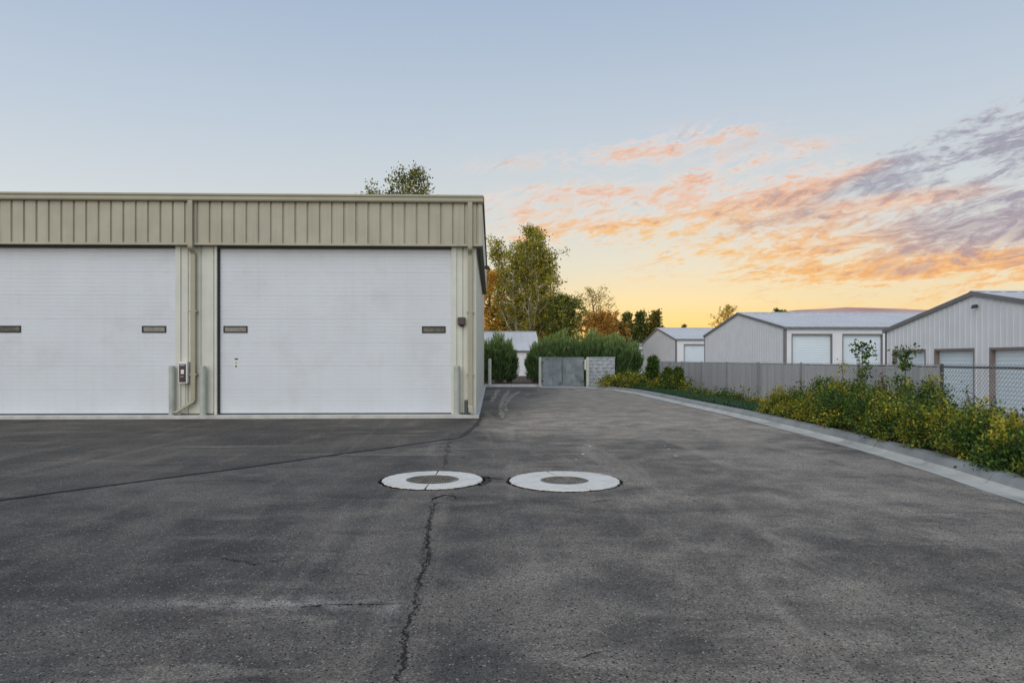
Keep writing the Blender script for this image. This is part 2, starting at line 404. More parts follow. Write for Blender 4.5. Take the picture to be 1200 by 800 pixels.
class MB:
    def __init__(s): s.v = []; s.f = []
    def add(s, vs, fs):
        k = len(s.v); s.v += [tuple(p) for p in vs]; s.f += [tuple(i + k for i in f) for f in fs]; return s
    def box(s, x0, x1, y0, y1, z0, z1):
        return s.add([(x0, y0, z0), (x1, y0, z0), (x1, y1, z0), (x0, y1, z0), (x0, y0, z1), (x1, y0, z1), (x1, y1, z1), (x0, y1, z1)],
                     [(0, 3, 2, 1), (4, 5, 6, 7), (0, 1, 5, 4), (1, 2, 6, 5), (2, 3, 7, 6), (3, 0, 4, 7)])
    def prism(s, poly, axis, a, b):
        """poly: list of 2D points in the plane across axis; extruded a..b"""
        def p3(p, w):
            return {'x': (w, p[0], p[1]), 'y': (p[0], w, p[1]), 'z': (p[0], p[1], w)}[axis]
        n = len(poly)
        vs = [p3(p, a) for p in poly] + [p3(p, b) for p in poly]
        fs = [(i, (i + 1) % n, n + (i + 1) % n, n + i) for i in range(n)] + [tuple(range(n))[::-1], tuple(range(n, 2 * n))]
        return s.add(vs, fs)
    def tube(s, pts, rads, n=6, caps=True):
        pts = [Vector(p) for p in pts]
        rings = []
        for i, p in enumerate(pts):
            d = (pts[min(i + 1, len(pts) - 1)] - pts[max(i - 1, 0)])
            if d.length < 1e-9: d = Vector((0, 0, 1))
            d.normalize()
            a = d.cross(Vector((0, 0, 1)) if abs(d.z) < 0.9 else Vector((1, 0, 0))).normalized()
            b = d.cross(a)
            r = rads[i] if isinstance(rads, (list, tuple)) else rads
            rings.append([p + a * (r * math.cos(2 * math.pi * k / n)) + b * (r * math.sin(2 * math.pi * k / n)) for k in range(n)])
        vs = [v for rg in rings for v in rg]
        fs = []
        for i in range(len(pts) - 1):
            for k in range(n):
                fs.append((i * n + k, i * n + (k + 1) % n, (i + 1) * n + (k + 1) % n, (i + 1) * n + k))
        if caps:
            fs.append(tuple(range(n))[::-1]); m = (len(pts) - 1) * n; fs.append(tuple(range(m, m + n)))
        return s.add(vs, fs)
    def lathe(s, prof, n=24, c=(0, 0, 0)):
        vs = []; fs = []
        for r, z in prof:
            vs += [(c[0] + r * math.cos(2 * math.pi * k / n), c[1] + r * math.sin(2 * math.pi * k / n), c[2] + z) for k in range(n)]
        for i in range(len(prof) - 1):
            for k in range(n):
                fs.append((i * n + k, i * n + (k + 1) % n, (i + 1) * n + (k + 1) % n, (i + 1) * n + k))
        return s.add(vs, fs)
    def mesh(s, name, m, smooth=False):
        me = bpy.data.meshes.new(name)
        me.from_pydata(s.v, [], s.f)
        me.materials.append(M[m])
        me.validate()
        import bmesh
        bm = bmesh.new(); bm.from_mesh(me); bmesh.ops.recalc_face_normals(bm, faces=bm.faces); bm.to_mesh(me); bm.free()
        if smooth: me.shade_smooth()
        return me
    def build(s, name, m, parent=None, loc=None, smooth=False):
        """vertices are given in world coordinates unless loc is given"""
        base_ = WL[parent.name] if (parent is not None and loc is None) else Vector((0, 0, 0))
        if loc is None:
            s.v = [(a - base_.x, b - base_.y, c - base_.z) for a, b, c in s.v]
            o = bpy.data.objects.new(name, s.mesh(name, m, smooth)); return put(o, parent, base_)
        o = bpy.data.objects.new(name, s.mesh(name, m, smooth)); return put(o, parent, loc)
def inst(name, me, parent, loc):
    return put(bpy.data.objects.new(name, me), parent, loc)
def bev(o, w=0.006, seg=2):
    b = o.modifiers.new('bevel', 'BEVEL'); b.width = w; b.segments = seg; b.limit_method = 'ANGLE'; return o

def leaf_mesh(name, P, D, L, W, C, fold=0.0):
    """P (n,3) leaf bases, D (n,3) directions, L lengths, W widths, C (n,3) colours: one rhombic leaf each"""
    n = len(P)
    D = D / (np.linalg.norm(D, axis=1, keepdims=True) + 1e-9)
    rnd = RNG.normal(size=(n, 3))
    Sx = np.cross(D, rnd); Sx /= (np.linalg.norm(Sx, axis=1, keepdims=True) + 1e-9)
    L = np.asarray(L)[:, None] if np.ndim(L) else np.full((n, 1), L)
    W = np.asarray(W)[:, None] if np.ndim(W) else np.full((n, 1), W)
    V = np.empty((n, 4, 3), np.float32)
    V[:, 0] = P; V[:, 1] = P + D * L * 0.5 + Sx * W * 0.5
    V[:, 2] = P + D * L; V[:, 3] = P + D * L * 0.5 - Sx * W * 0.5
    me = bpy.data.meshes.new(name)
    me.vertices.add(4 * n); me.vertices.foreach_set('co', V.reshape(-1))
    me.loops.add(4 * n); me.loops.foreach_set('vertex_index', np.arange(4 * n, dtype=np.int32))
    me.polygons.add(n); me.polygons.foreach_set('loop_start', np.arange(0, 4 * n, 4, dtype=np.int32))
    me.polygons.foreach_set('loop_total', np.full(n, 4, np.int32))
    me.update(calc_edges=True)
    a = me.attributes.new('leafcol', 'FLOAT_COLOR', 'FACE')
    c4 = np.ones((n, 4), np.float32); c4[:, :3] = C
    a.data.foreach_set('color', c4.reshape(-1))
    me.materials.append(M['leaf'])
    return me
RNG = np.random.default_rng(7)
rnd = random.Random(11)
def palette(cols, n, jit=0.22, w=None):
    cols = np.array([S(*c)[:3] for c in cols])
    k = RNG.choice(len(cols), n, p=w)
    return np.clip(cols[k] * (1 + RNG.normal(0, jit, (n, 1))), 0.004, 0.9)

# ================================================================== SETTING
# ground: one sheet to the horizon, slightly below the paved lot
gz = -0.36
tag(MB().box(-6000, 6000, -3000, 9000, gz - 1, gz).build('ground', 'earth'), kind='structure')

# kerb path (edge of the asphalt), from behind the camera to the gate
kp = [Vector((4.2, -14, 0)), Vector((4.75, -6, 0)), Vector((5.2, 2.5, 0))] + [gp(x, y) for x, y in
      ((1200, 591), (1080, 551), (1000, 526), (900, 499), (850, 486.5), (800, 475), (765, 466.5), (742, 461.5), (722, 458.3), (706, 456.6), (693, 455.3))] + [Vector((4.75, 36.1, 0))]
def spline(P, step=0.25):
    out = []
    for i in range(len(P) - 1):
        p0, p1, p2, p3 = P[max(i - 1, 0)], P[i], P[i + 1], P[min(i + 2, len(P) - 1)]
        n = max(2, int((p2 - p1).length / step))
        for k in range(n):
            t = k / n
            out.append(0.5 * ((2 * p1) + (p2 - p0) * t + (2 * p0 - 5 * p1 + 4 * p2 - p3) * t * t + (3 * p1 - p0 - 3 * p2 + p3) * t ** 3))
    out.append(P[-1]); return out
kpath = spline(kp)

# asphalt lot
YB = 37.45
mb = MB()
ys = [p.y for p in kpath]
rows = [(p.x, p.y) for p in kpath if p.y < 36.9]
rows.append((5.2, 36.9)); rows.append((5.15, YB))
lx = -45
n = len(rows)
mb.add([(lx, y, 0) for x, y in rows] + [(x, y, 0) for x, y in rows] + [(x, y, -0.5) for x, y in rows],
       [(i, n + i, n + i + 1, i + 1) for i in range(n - 1)] + [(n + i, 2 * n + i, 2 * n + i + 1, n + i + 1) for i in range(n - 1)])
lot = tag(mb.build('asphalt_lot', 'asphalt'), kind='structure')

def strip(name, pts, w, m, parent, z=0.004, jit=0.0, step=0.04, wj=0.5, seed=1):
    """ragged strip along ground points"""
    rr = random.Random(seed); P = []
    for i in range(len(pts) - 1):
        a, b = Vector(pts[i]), Vector(pts[i + 1]); k = max(1, int((b - a).length / step))
        P += [a.lerp(b, q / k) for q in range(k)]
    P.append(Vector(pts[-1])); vs = []; off = 0; wd = 1
    for i, p in enumerate(P):
        d = (P[min(i + 1, len(P) - 1)] - P[max(i - 1, 0)]); d.z = 0; d.normalize(); s_ = Vector((d.y, -d.x, 0))
        off = off * 0.8 + rr.gauss(0, jit); wd = 0.7 * wd + 0.3 * (1 + rr.uniform(-wj, wj) * 2)
        taper = min(1, 0.15 + i / 6, 0.15 + (len(P) - 1 - i) / 6)
        ww = w * max(0.25, wd) * taper * 0.5
        c = p + s_ * off
        vs += [(c.x + s_.x * ww, c.y + s_.y * ww, z), (c.x - s_.x * ww, c.y - s_.y * ww, z)]
    return MB().add(vs, [(2 * i, 2 * i + 1, 2 * i + 3, 2 * i + 2) for i in range(len(P) - 1)]).build(name, m, parent)

# darker, newer apron in front of the doors
seam = [Vector((-30, gp(0, 586).y - 10.5, 0)), gp(0, 586), gp(150, 566), gp(300, 546), gp(420, 529), gp(538, 513), Vector((-0.36, 15.6, 0)), Vector((-0.34, 17.39, 0))]
pts = [(p.x, p.y) for p in seam]
mb = MB(); n = len(pts)
for i in range(n - 1):
    (xa, ya), (xb, yb) = pts[i], pts[i + 1]
    if xb - xa > 0.5: mb.add([(xa, ya, 0.004), (xb, yb, 0.004), (xb, 17.6, 0.004), (xa, 17.6, 0.004)], [(0, 1, 2, 3)])
xa, ya = pts[5]
mb.add([(xa, ya, 0.004), (pts[6][0], pts[6][1], 0.004), (pts[7][0], 17.6, 0.004), (xa, 17.6, 0.004)], [(0, 1, 2, 3)])
apron = tag(mb.build('asphalt_apron', 'asphalt_new'), kind='structure')
strip('sealed_joint', seam[:6], 0.065, 'tar', apron, 0.008, 0.006, 0.08, 0.5, 3)
strip('sealed_joint', seam[5:], 0.09, 'tar', apron, 0.008, 0.012, 0.06, 0.6, 4)
# cracks
crk = [(511, 588), (506, 596), (503, 612), (501, 640), (503, 655), (497, 661), (494, 675), (488, 690), (485, 712), (482, 730), (474, 738), (475, 756), (470, 772), (471, 782), (462, 800), (456, 830), (450, 880)]
strip('crack', [gp(*p) for p in crk], 0.011, 'void', lot, 0.0045, 0.009, 0.012, 1.0, 5)
strip('crack', [gp(*p) for p in crk], 0.032, 'crumbs', lot, 0.004, 0.008, 0.02, 0.9, 15)
strip('crack', [gp(*p) for p in [(501, 625), (500, 640), (497, 662), (508, 657)]], 0.05, 'crumbs', lot, 0.0045, 0.006, 0.015, 0.9, 9)
strip('crack', [gp(*p) for p in [(485, 706), (440, 708), (390, 709), (340, 712)]], 0.012, 'crumbs_fine', lot, 0.004, 0.005, 0.03, 0.9, 6)
strip('crack', [gp(*p) for p in [(526, 514), (523, 530), (521, 548)]], 0.06, 'crumbs', lot, 0.004, 0.012, 0.05, 0.9, 7)
strip('crack', [gp(*p) for p in [(568, 559), (585, 561), (596, 562)]], 0.06, 'crumbs_fine', lot, 0.004, 0.008, 0.04, 0.9, 8)
strip('crack', [gp(*p) for p in [(505, 588), (512, 583), (522, 580), (532, 581), (536, 585)]], 0.03, 'crumbs_fine', lot, 0.004, 0.008, 0.03, 0.9, 10)
for k_, pp in enumerate(([(690, 589), (712, 586), (730, 588)], [(255, 655), (300, 660), (330, 657)])):
    strip('crack', [gp(*p) for p in pp], 0.10, 'crumbs', lot, 0.0042, 0.02, 0.05, 0.9, 60 + k_)
strip('crack', [gp(*p) for p in [(671, 774), (690, 768), (710, 761)]], 0.008, 'void', lot, 0.004, 0.004, 0.02, 0.9, 12)
strip('crack', [gp(*p) for p in [(545, 511), (620, 509), (700, 508), (770, 507), (880, 506)]], 0.03, 'dust_mark', lot, 0.004, 0.01, 0.1, 0.6, 13)
for k, cv_ in enumerate(([(585, 456), (580, 463), (574, 472)], [(597, 457), (591, 466), (588, 478), (588, 490)], [(610, 458), (600, 464), (592, 474), (590, 484)])):
    strip('tyre_mark', spline([gp(*p) for p in cv_], 0.5), 0.16, 'dust_mark', lot, 0.005, 0.01, 0.2, 0.5, 20 + k)

for k, (px_, py_) in enumerate(((691, 523), (689, 528), (683, 532), (675, 538), (779, 522.5), (784, 526), (792, 534), (628, 556))):
    c = gp(px_, py_); rs = random.Random(k); m_ = 9; r_ = rs.uniform(0.012, 0.03)
    MB().add([(c.x + r_ * rs.uniform(0.5, 1.2) * math.cos(2 * math.pi * q / m_), c.y + 1.6 * r_ * rs.uniform(0.5, 1.2) * math.sin(2 * math.pi * q / m_), 0.0045) for q in range(m_)], [tuple(range(m_))]).build('paint_spot', 'box_white', lot)

# kerb and gutter in sections
prof = [(0.0, 0.006), (0.25, -0.004), (0.30, 0.008), (0.34, 0.045), (0.37, 0.100), (0.40, 0.132), (0.45, 0.146), (0.56, 0.150), (0.56, -0.3), (0.0, -0.3)]
curb = tag(put(bpy.data.objects.new('kerb', None), None, (5, 10, 0)), kind='structure')
def nrm(i):
    d = kpath[min(i + 1, len(kpath) - 1)] - kpath[max(i - 1, 0)]; d.normalize(); return Vector((d.y, -d.x, 0))
acc = 0; start = 0; i = 0
cuts = [0]
for i in range(1, len(kpath)):
    acc += (kpath[i] - kpath[i - 1]).length
    if acc >= 3.0: cuts.append(i); acc = 0
if cuts[-1] != len(kpath) - 1: cuts[-1] = len(kpath) - 1
for a, b in zip(cuts[:-1], cuts[1:]):
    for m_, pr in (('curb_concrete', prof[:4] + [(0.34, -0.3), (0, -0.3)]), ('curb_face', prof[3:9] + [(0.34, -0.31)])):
        mb = MB(); vs = []; k = len(pr)
        for j in range(a, b + 1):
            p = kpath[j].copy()
            if j == a: p = p.lerp(kpath[j + 1], 0.04)
            if j == b: p = p.lerp(kpath[j - 1], 0.04)
            nv = nrm(j)
            vs += [(p.x + nv.x * d, p.y + nv.y * d, z) for d, z in pr]
        fs = []
        for j in range(b - a):
            for q in range(k):
                fs.append((j * k + q, j * k + (q + 1) % k, (j + 1) * k + (q + 1) % k, (j + 1) * k + q))
        fs += [tuple(range(k)), tuple(range((b - a) * k, (b - a) * k + k))[::-1]]
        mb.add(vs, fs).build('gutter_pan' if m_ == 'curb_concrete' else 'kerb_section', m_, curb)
strip('edge_joint', [p for p in kpath], 0.02, 'tar', lot, 0.009, 0.004, 0.2, 0.6, 30)
# kerb along the back, between the building and the gate
bk = tag(put(bpy.data.objects.new('back_kerb', None), None, (1, YB, 0)), kind='structure')
xs = np.linspace(-0.42, 2.55, 3)
for xa, xb in zip(xs[:-1], xs[1:]):
    MB().prism([(YB - 0.25, -0.2), (YB - 0.25, 0.012), (YB, 0.012), (YB + 0.06, 0.13), (YB + 0.22, 0.135), (YB + 0.22, -0.2)], 'x', xa + 0.006, xb - 0.006).build('kerb_section', 'curb_concrete', bk)
tag(MB().box(2.62, 5.12, YB - 1.2, YB + 2.4, -0.3, 0.018).build('concrete_pad', 'concrete'), kind='structure')

# planting beds
mb = MB(); vs = []; fs = []
kb = [(kpath[j] + nrm(j) * 0.55) for j in range(0, len(kpath), 3)] + [kpath[-1] + nrm(len(kpath) - 1) * 0.55]
kb = [p for p in kb if p.y < 36.2]
for p in kb:
    far = 9.6
    for s_ in (0, 0.5, 1.0):
        x = p.x + (far - p.x) * s_
        vs.append((x, p.y, 0.125 + (0.03 * math.sin(p.y * 1.7 + s_ * 5) if 0 < s_ < 1 else 0)))
    vs.append((11.4, p.y, gz - 0.02))
n = len(kb)
for i in range(n - 1):
    for q in range(3): fs.append((i * 4 + q, i * 4 + q + 1, (i + 1) * 4 + q + 1, (i + 1) * 4 + q))
tag(mb.add(vs, fs).build('planting_bed', 'soil', smooth=True), kind='structure')
tag(MB().prism([(-30, YB + 0.22), (2.6, YB + 0.22), (2.6, YB + 2.4), (5.13, YB + 2.4), (5.13, 36.9), (6.0, 36.2), (9.6, 36.2), (11.5, 44), (11.5, 58), (-30, 58)], 'z', gz - 0.1, 0.1).build('hedge_bed', 'soil'), kind='structure')
tag(MB().box(11.3, 90, -20, 125, gz - 0.2, gz + 0.02).build('storage_yard', 'gravel'), kind='structure')

# far hills on the right
mb = MB(); vs = []; fs = []; nh = 90
for i in range(nh):
    a = R(-70 + 150 * i / (nh - 1)); d = 5200
    hgt = 50 + 286 / (1 + math.exp(-(math.degrees(a) - 17.5) / 1.6)) + 18 * math.sin(math.degrees(a) * 0.3) + 14 * mnoise.noise(Vector((i * 0.25, 0, 0))) + 6 * mnoise.noise(Vector((i * 0.8, 3, 0)))
    for rr, hh in ((d - 1500, -5), (d - 900, hgt * 0.35), (d - 450, hgt * 0.7 + 20 * mnoise.noise(Vector((i * 0.6, 9, 0)))), (d, hgt), (d + 1500, -5)):
        vs.append((rr * math.sin(a), rr * math.cos(a), hh))
for i in range(nh - 1):
    for q in range(4): fs.append((i * 5 + q, i * 5 + q + 1, i * 5 + 6 + q, i * 5 + 5 + q))
tag(mb.add(vs, fs).build('hills', 'hill', smooth=True), kind='structure')

# ================================================================== MAIN BUILDING
YW = 17.65; YFA = 17.46; ZS = 0.088
XR = XF(557.5, YW)                      # right wall plane
XO = XR + 0.17                          # outer face of the side fascia
ZB, ZG0, ZG1 = 4.39, 5.485, 5.67        # fascia bottom, gutter bottom, gutter top
XL = -24.0; YBK = 36.4; YFE = 30.5
bld = thing('storage_garage', (-8, YW, 0), 'tan metal garage building with two tall white overhead doors', 'building')
D2 = (XF(252, YW), XF(530, YW)); D1 = (XF(207, YW) - 4.88, XF(207, YW)); D0 = (D1[0] - 0.98 - 6.1, D1[0] - 0.98)
doors = [D0, D1, D2]
ZD = 4.34
# slab
bev(MB().box(XL, XR + 0.09, YW - 0.26, YBK, -0.3, ZS).build('slab', 'concrete', bld), 0.012)
# ribbed wall panels of the piers
def panel_profile(w, g_, dpt):
    """flat pan with one recessed groove at its right edge; depth along +y is inwards"""
    return [(0, 0), (w - g_, 0), (w - g_ * 0.72, dpt), (w - g_ * 0.28, dpt), (w, 0), (w, dpt + 0.02), (0, dpt + 0.02)]
def vpanel(w, z0, z1, m, g_=0.045, dpt=0.035):
    return MB().prism(panel_profile(w, g_, dpt), 'z', 0, z1 - z0).mesh('panel', m)
pier_edges = [(D0[1], D1[0]), (D1[1], D2[0]), (D2[1], XR)]
for a, b in pier_edges:
    k = max(2, round((b - a) / 0.31)); w = (b - a) / k
    me = vpanel(w, ZS, ZB + 0.1, 'wall_stone')
    for q in range(k): inst('wall_panel', me, bld, (a + q * w, YW, ZS))
    MB().box(a, b, YW + 0.06, YW + 0.30, ZS, ZB + 0.2).build('pier', 'wall_stone', bld)
    MB().box(a - 0.002, b + (0.002 if b < XR - 0.01 else -0.005), YW - 0.014, YW - 0.002, ZS, ZS + 0.035).build('base_trim', 'trim_dark', bld)
# jamb trims and headers
for (a, b) in doors:
    for x0, x1 in ((a - 0.005, a + 0.055), (b - 0.02, b + 0.11)):
        bev(MB().box(x0, x1, YW - 0.035, YW + 0.16, ZS + 0.001, ZB + 0.1).build('jamb_trim', 'wall_stone', bld), 0.006)
    MB().box(a + 0.056, a + 0.10, YW + 0.02, YW + 0.12, ZS + 0.001, ZD).build('door_seal', 'seal', bld)
    MB().box(a + 0.06, b - 0.03, YW + 0.0, YW + 0.17, ZD, ZB + 0.12).build('door_header_shade', 'trim_dark', bld)  # dark colour holds both the header trim and painted shade under the fascia
# overhead doors
def door_section_mesh(w, h):
    # horizontal pinstripe ribs pressed into each section
    pts = [(0.0, 0.0), (0.012, 0.004), (0.0, 0.010)]
    k = 6; prof_ = []
    prof_.append((0.004, 0.0)); prof_.append((0.0, 0.006))
    for q in range(1, k):
        z = h * q / k
        prof_ += [(0.0, z - 0.008), (0.0028, z - 0.003), (0.0028, z + 0.003), (0.0, z + 0.008)]
    prof_ += [(0.0, h - 0.007), (0.004, h - 0.001), (0.045, h - 0.001), (0.045, 0.0)]
    return MB().prism(prof_, 'x', 0, w).mesh('door_section', 'door_white')
for di, (a, b) in enumerate(doors):
    yd = YW + 0.075
    xa, xb = a + 0.10, b - 0.02
    dr = MB().box(xa, xb, yd + 0.05, yd + 0.08, ZS + 0.02, ZD).build('overhead_door', 'door_white', bld)
    hs = (ZD - ZS - 0.03) / 7
    me = door_section_mesh(xb - xa, hs)
    for q in range(7): inst('door_section', me, dr, (xa, yd, ZS + 0.03 + q * hs))
    MB().box(xa, xb, yd - 0.004, yd + 0.045, ZS + 0.002, ZS + 0.028).build('bottom_seal', 'seal', dr)
    zw = 2.27
    wins = [xa + 0.16, xb - 0.80] if di == 2 else [xa + 0.25, xb - 0.88]
    if di == 2: wins = [XF(262, yd), XF(494.5, yd)]
    if di == 1: wins = [XF(-4, yd), XF(166.5, yd)]
    for wx in wins:
        f = MB()
        f.box(wx, wx + 0.61, yd - 0.016, yd + 0.004, zw + 0.055, zw + 0.088).box(wx, wx + 0.61, yd - 0.016, yd + 0.004, zw - 0.088, zw - 0.055)
        f.box(wx, wx + 0.035, yd - 0.016, yd + 0.004, zw - 0.055, zw + 0.055).box(wx + 0.575, wx + 0.61, yd - 0.016, yd + 0.004, zw - 0.055, zw + 0.055)
        f.build('window_frame', 'door_black', dr)
        MB().box(wx + 0.035, wx + 0.575, yd - 0.006, yd + 0.003, zw - 0.055, zw + 0.055).build('window_pane', 'window_glass', dr)
    if di == 2:
        sx = XF(274, yd)
        MB().box(sx, sx + 0.13, yd - 0.004, yd - 0.002, 1.29, 1.55).build('sticker', 'box_white', dr)
        s2 = MB().box(sx + 0.02, sx + 0.11, yd - 0.006, yd - 0.0045, 1.49, 1.53)
        s2.build('sticker_print', 'sticker_blue', dr); s2 = MB().box(sx + 0.035, sx + 0.085, yd - 0.006, yd - 0.0045, 1.305, 1.345)
        s2.build('sticker_print', 'sticker_blue', dr)
        for q in range(3): MB().box(sx + 0.03 + 0.02 * (q % 2), sx + 0.07 + 0.03 * (q % 2), yd - 0.006, yd - 0.0045, 1.375 + q * 0.03, 1.385 + q * 0.03).build('sticker_print', 'sticker_blue', dr)
# fascia panels, front and right side
wF = 0.3065
me = vpanel(wF, ZB + 0.05, ZG0 + 0.02, 'fascia', 0.06, 0.042)
x = XO - 0.10 - wF
q = 0
while x > XL:
    inst('fascia_panel', me, bld, (x, YFA, ZB + 0.05)); x -= wF
MB().box(XL, XO, YFA + 0.06, YFA + 0.11, ZB + 0.02, ZG0 + 0.1).build('fascia_backing', 'fascia', bld)
bev(MB().box(XO - 0.10, XO, YFA - 0.012, YFA + 0.10, ZB, ZG0 + 0.03).build('corner_trim', 'fascia', bld), 0.006)
MB().box(XL, XO - 0.101, YFA - 0.014, YFA + 0.11, ZB, ZB + 0.05).build('fascia_trim', 'fascia', bld)
MB().box(XL, XO - 0.002, YFA + 0.111, YW + 0.28, ZB + 0.03, ZB + 0.045).build('soffit', 'trim_dark', bld)
prs = [(y_, x_) for x_, y_ in panel_profile(wF, 0.05, 0.03)]
mes = MB().prism([(XO * 0 - a_, b_) for a_, b_ in prs], 'z', 0, ZG0 + 0.02 - ZB - 0.05).mesh('side_panel', 'wall_stone')
y = YFA + 0.10
while y < YFE - 0.1:
    inst('fascia_panel', mes, bld, (XO, y, ZB + 0.05)); y += wF
MB().box(XO - 0.12, XO - 0.055, YFA + 0.12, YFE, ZB + 0.02, ZG0 + 0.1).build('fascia_backing', 'wall_stone', bld)
MB().box(XO - 0.10, XO + 0.012, YFA + 0.101, YFE, ZB, ZB + 0.05).build('fascia_trim', 'trim_dark', bld)
for k in range(26):
    ya = YW + 0.29 + k * 0.49
    MB().box(XR - 0.01, XO - 0.10, ya, ya + 0.47, ZB + 0.02, ZB + 0.035).build('soffit_panel', 'jamb_brown', bld)
# side wall
wS = 0.31
prs = [(-y_, x_) for x_, y_ in panel_profile(wS, 0.05, 0.03)]
meS = MB().prism(prs, 'z', 0, ZG0 - ZS).mesh('side_wall_panel', 'wall_stone')
y = YW + 0.14
while y < YBK - 0.3:
    inst('wall_panel', meS, bld, (XR, y, ZS)); y += wS
bev(MB().box(XR - 0.14, XR + 0.012, YW - 0.02, YW + 0.14, ZS + 0.002, ZB + 0.02).build('corner_trim', 'wall_stone', bld), 0.006)
MB().box(XR - 0.30, XR - 0.06, YW + 0.31, YBK, ZS, 5.3).build('side_wall', 'wall_stone', bld)
MB().box(XL, XR - 0.31, YBK - 0.3, YBK - 0.05, ZS, 5.3).build('rear_wall', 'wall_stone', bld)
MB().box(XL, XL + 0.25, YW + 0.1, YBK - 0.31, ZS, 5.3).build('end_wall', 'wall_stone', bld)
# gutter with a rounded lip, roof and rake trim
gpf = [(YFA - 0.13, ZG1 - 0.012), (YFA - 0.13, ZG1 - 0.05), (YFA - 0.105, ZG1 - 0.075), (YFA - 0.105, ZG0 + 0.03), (YFA - 0.085, ZG0), (YFA + 0.06, ZG0), (YFA + 0.06, ZG1), (YFA - 0.115, ZG1)]
bev(MB().prism(gpf, 'x', XL, XO + 0.03).build('gutter', 'gutter', bld), 0.006)
MB().prism([(YFA + 0.07, ZG1 - 0.03), (YFE + 2, ZG1 + 0.03), (YBK, ZG1 - 0.2), (YBK, ZG1 - 0.26), (YFA + 0.07, ZG1 - 0.10)], 'x', XL, XO - 0.01).build('roof', 'shed_roof', bld)
MB().prism([(YFA + 0.065, ZG0 + 0.02), (YFE, ZG0 + 0.02), (YFE, ZG1 + 0.02), (YFA + 0.065, ZG1)], 'x', XO - 0.008, XO + 0.045).build('rake_trim', 'lamp_brown', bld)
# downspouts
for px_ in (224.5, 551.0):
    xs_ = XF(px_, YFA); w = 0.06
    ds = bev(MB().box(xs_ - w, xs_ + w, YFA - 0.105, YFA - 0.016, ZB - 0.06, ZG0 + 0.01).build('downspout', 'gutter', bld), 0.01)
    # elbow stepping back to the wall
    b0, b1 = (YFA - 0.105, YFA - 0.016), (YW - 0.13, YW - 0.04)
    def quadtube(sec, m, parent, name):
        mbq = MB(); vs = []; 
        for (xa, ya, xb, yb, z) in sec: vs += [(xa, ya, z), (xb, ya, z), (xb, yb, z), (xa, yb, z)]
        fs = []
        for i in range(len(sec) - 1):
            for q in range(4): fs.append((i * 4 + q, i * 4 + (q + 1) % 4, (i + 1) * 4 + (q + 1) % 4, (i + 1) * 4 + q))
        fs += [(0, 1, 2, 3), tuple(range(len(vs) - 4, len(vs)))[::-1]]
        return bev(mbq.add(vs, fs).build(name, m, parent), 0.008)
    quadtube([(xs_ - w, b0[0], xs_ + w, b0[1], ZB - 0.06), (xs_ - w, b0[0] + 0.015, xs_ + w, b0[1] + 0.015, ZB - 0.10), (xs_ - w, b1[0] - 0.015, xs_ + w, b1[1] - 0.015, ZB - 0.18), (xs_ - w, b1[0], xs_ + w, b1[1], ZB - 0.22)], 'gutter', ds, 'elbow')
    zlow = 0.46 if px_ < 300 else 0.34
    bev(MB().box(xs_ - w, xs_ + w, b1[0], b1[1], zlow, ZB - 0.22).build('lower_pipe', 'gutter', ds), 0.01)
    for zz in (1.1, 2.7): MB().box(xs_ - w - 0.03, xs_ + w + 0.03, b1[0] - 0.004, YW - 0.003, zz, zz + 0.04).build('strap', 'gutter', ds)
    # boot kicking outwards (sideways to the left at the middle pier)
    dxk = -0.42 if px_ < 300 else 0.03; dyk = -0.10 if px_ < 300 else -0.20; zt = 0.15
    quadtube([(xs_ - w, b1[0], xs_ + w, b1[1], zlow), (xs_ - w + dxk * 0.1, b1[0] + dyk * 0.1, xs_ + w + dxk * 0.1, b1[1] + dyk * 0.1, zlow - 0.05),
              (xs_ - w + dxk, b1[0] + dyk, xs_ + w * 0.8 + dxk, b1[1] + dyk, zt)], 'gutter', ds, 'boot')
    MB().box(xs_ - w + dxk + 0.012, xs_ + w * 0.8 + dxk - 0.012, b1[0] + dyk + 0.004, b1[1] + dyk - 0.012, zt - 0.004, zt - 0.001).build('outlet', 'void', ds)
# lamp on the side fascia
fl = thing('flood_lamp', (XR + 0.01, 21.0, 4.3), 'small dark flood lamp on the side wall under the eave', 'lamp')
def lamp_at(t, x, y, z, dirx, diry, m='lamp_brown', k=0.55):
    MB().box(x - 0.07 * k, x + 0.07 * k, y - 0.07 * k, y + 0.07 * k, z - 0.07 * k, z + 0.07 * k).build('mount', m, t)
    o = MB().prism([(0.0, -0.10), (0.30, -0.16), (0.32, -0.10), (0.20, 0.10), (0.0, 0.12)], 'y', -0.12, 0.12)
    ang = math.atan2(diry, dirx)
    o.v = [(x + k * (a * math.cos(ang) - b * math.sin(ang)), y + k * (a * math.sin(ang) + b * math.cos(ang)), z + c * k) for a, b, c in o.v]
    bev(o.build('lamp_head', m, t), 0.01)
fl.location = (XO, 23.2, 4.55); WL[fl.name] = Vector((XO, 23.2, 4.55))
lamp_at(fl, XO + 0.02, 23.2, 4.62, 1, 0)

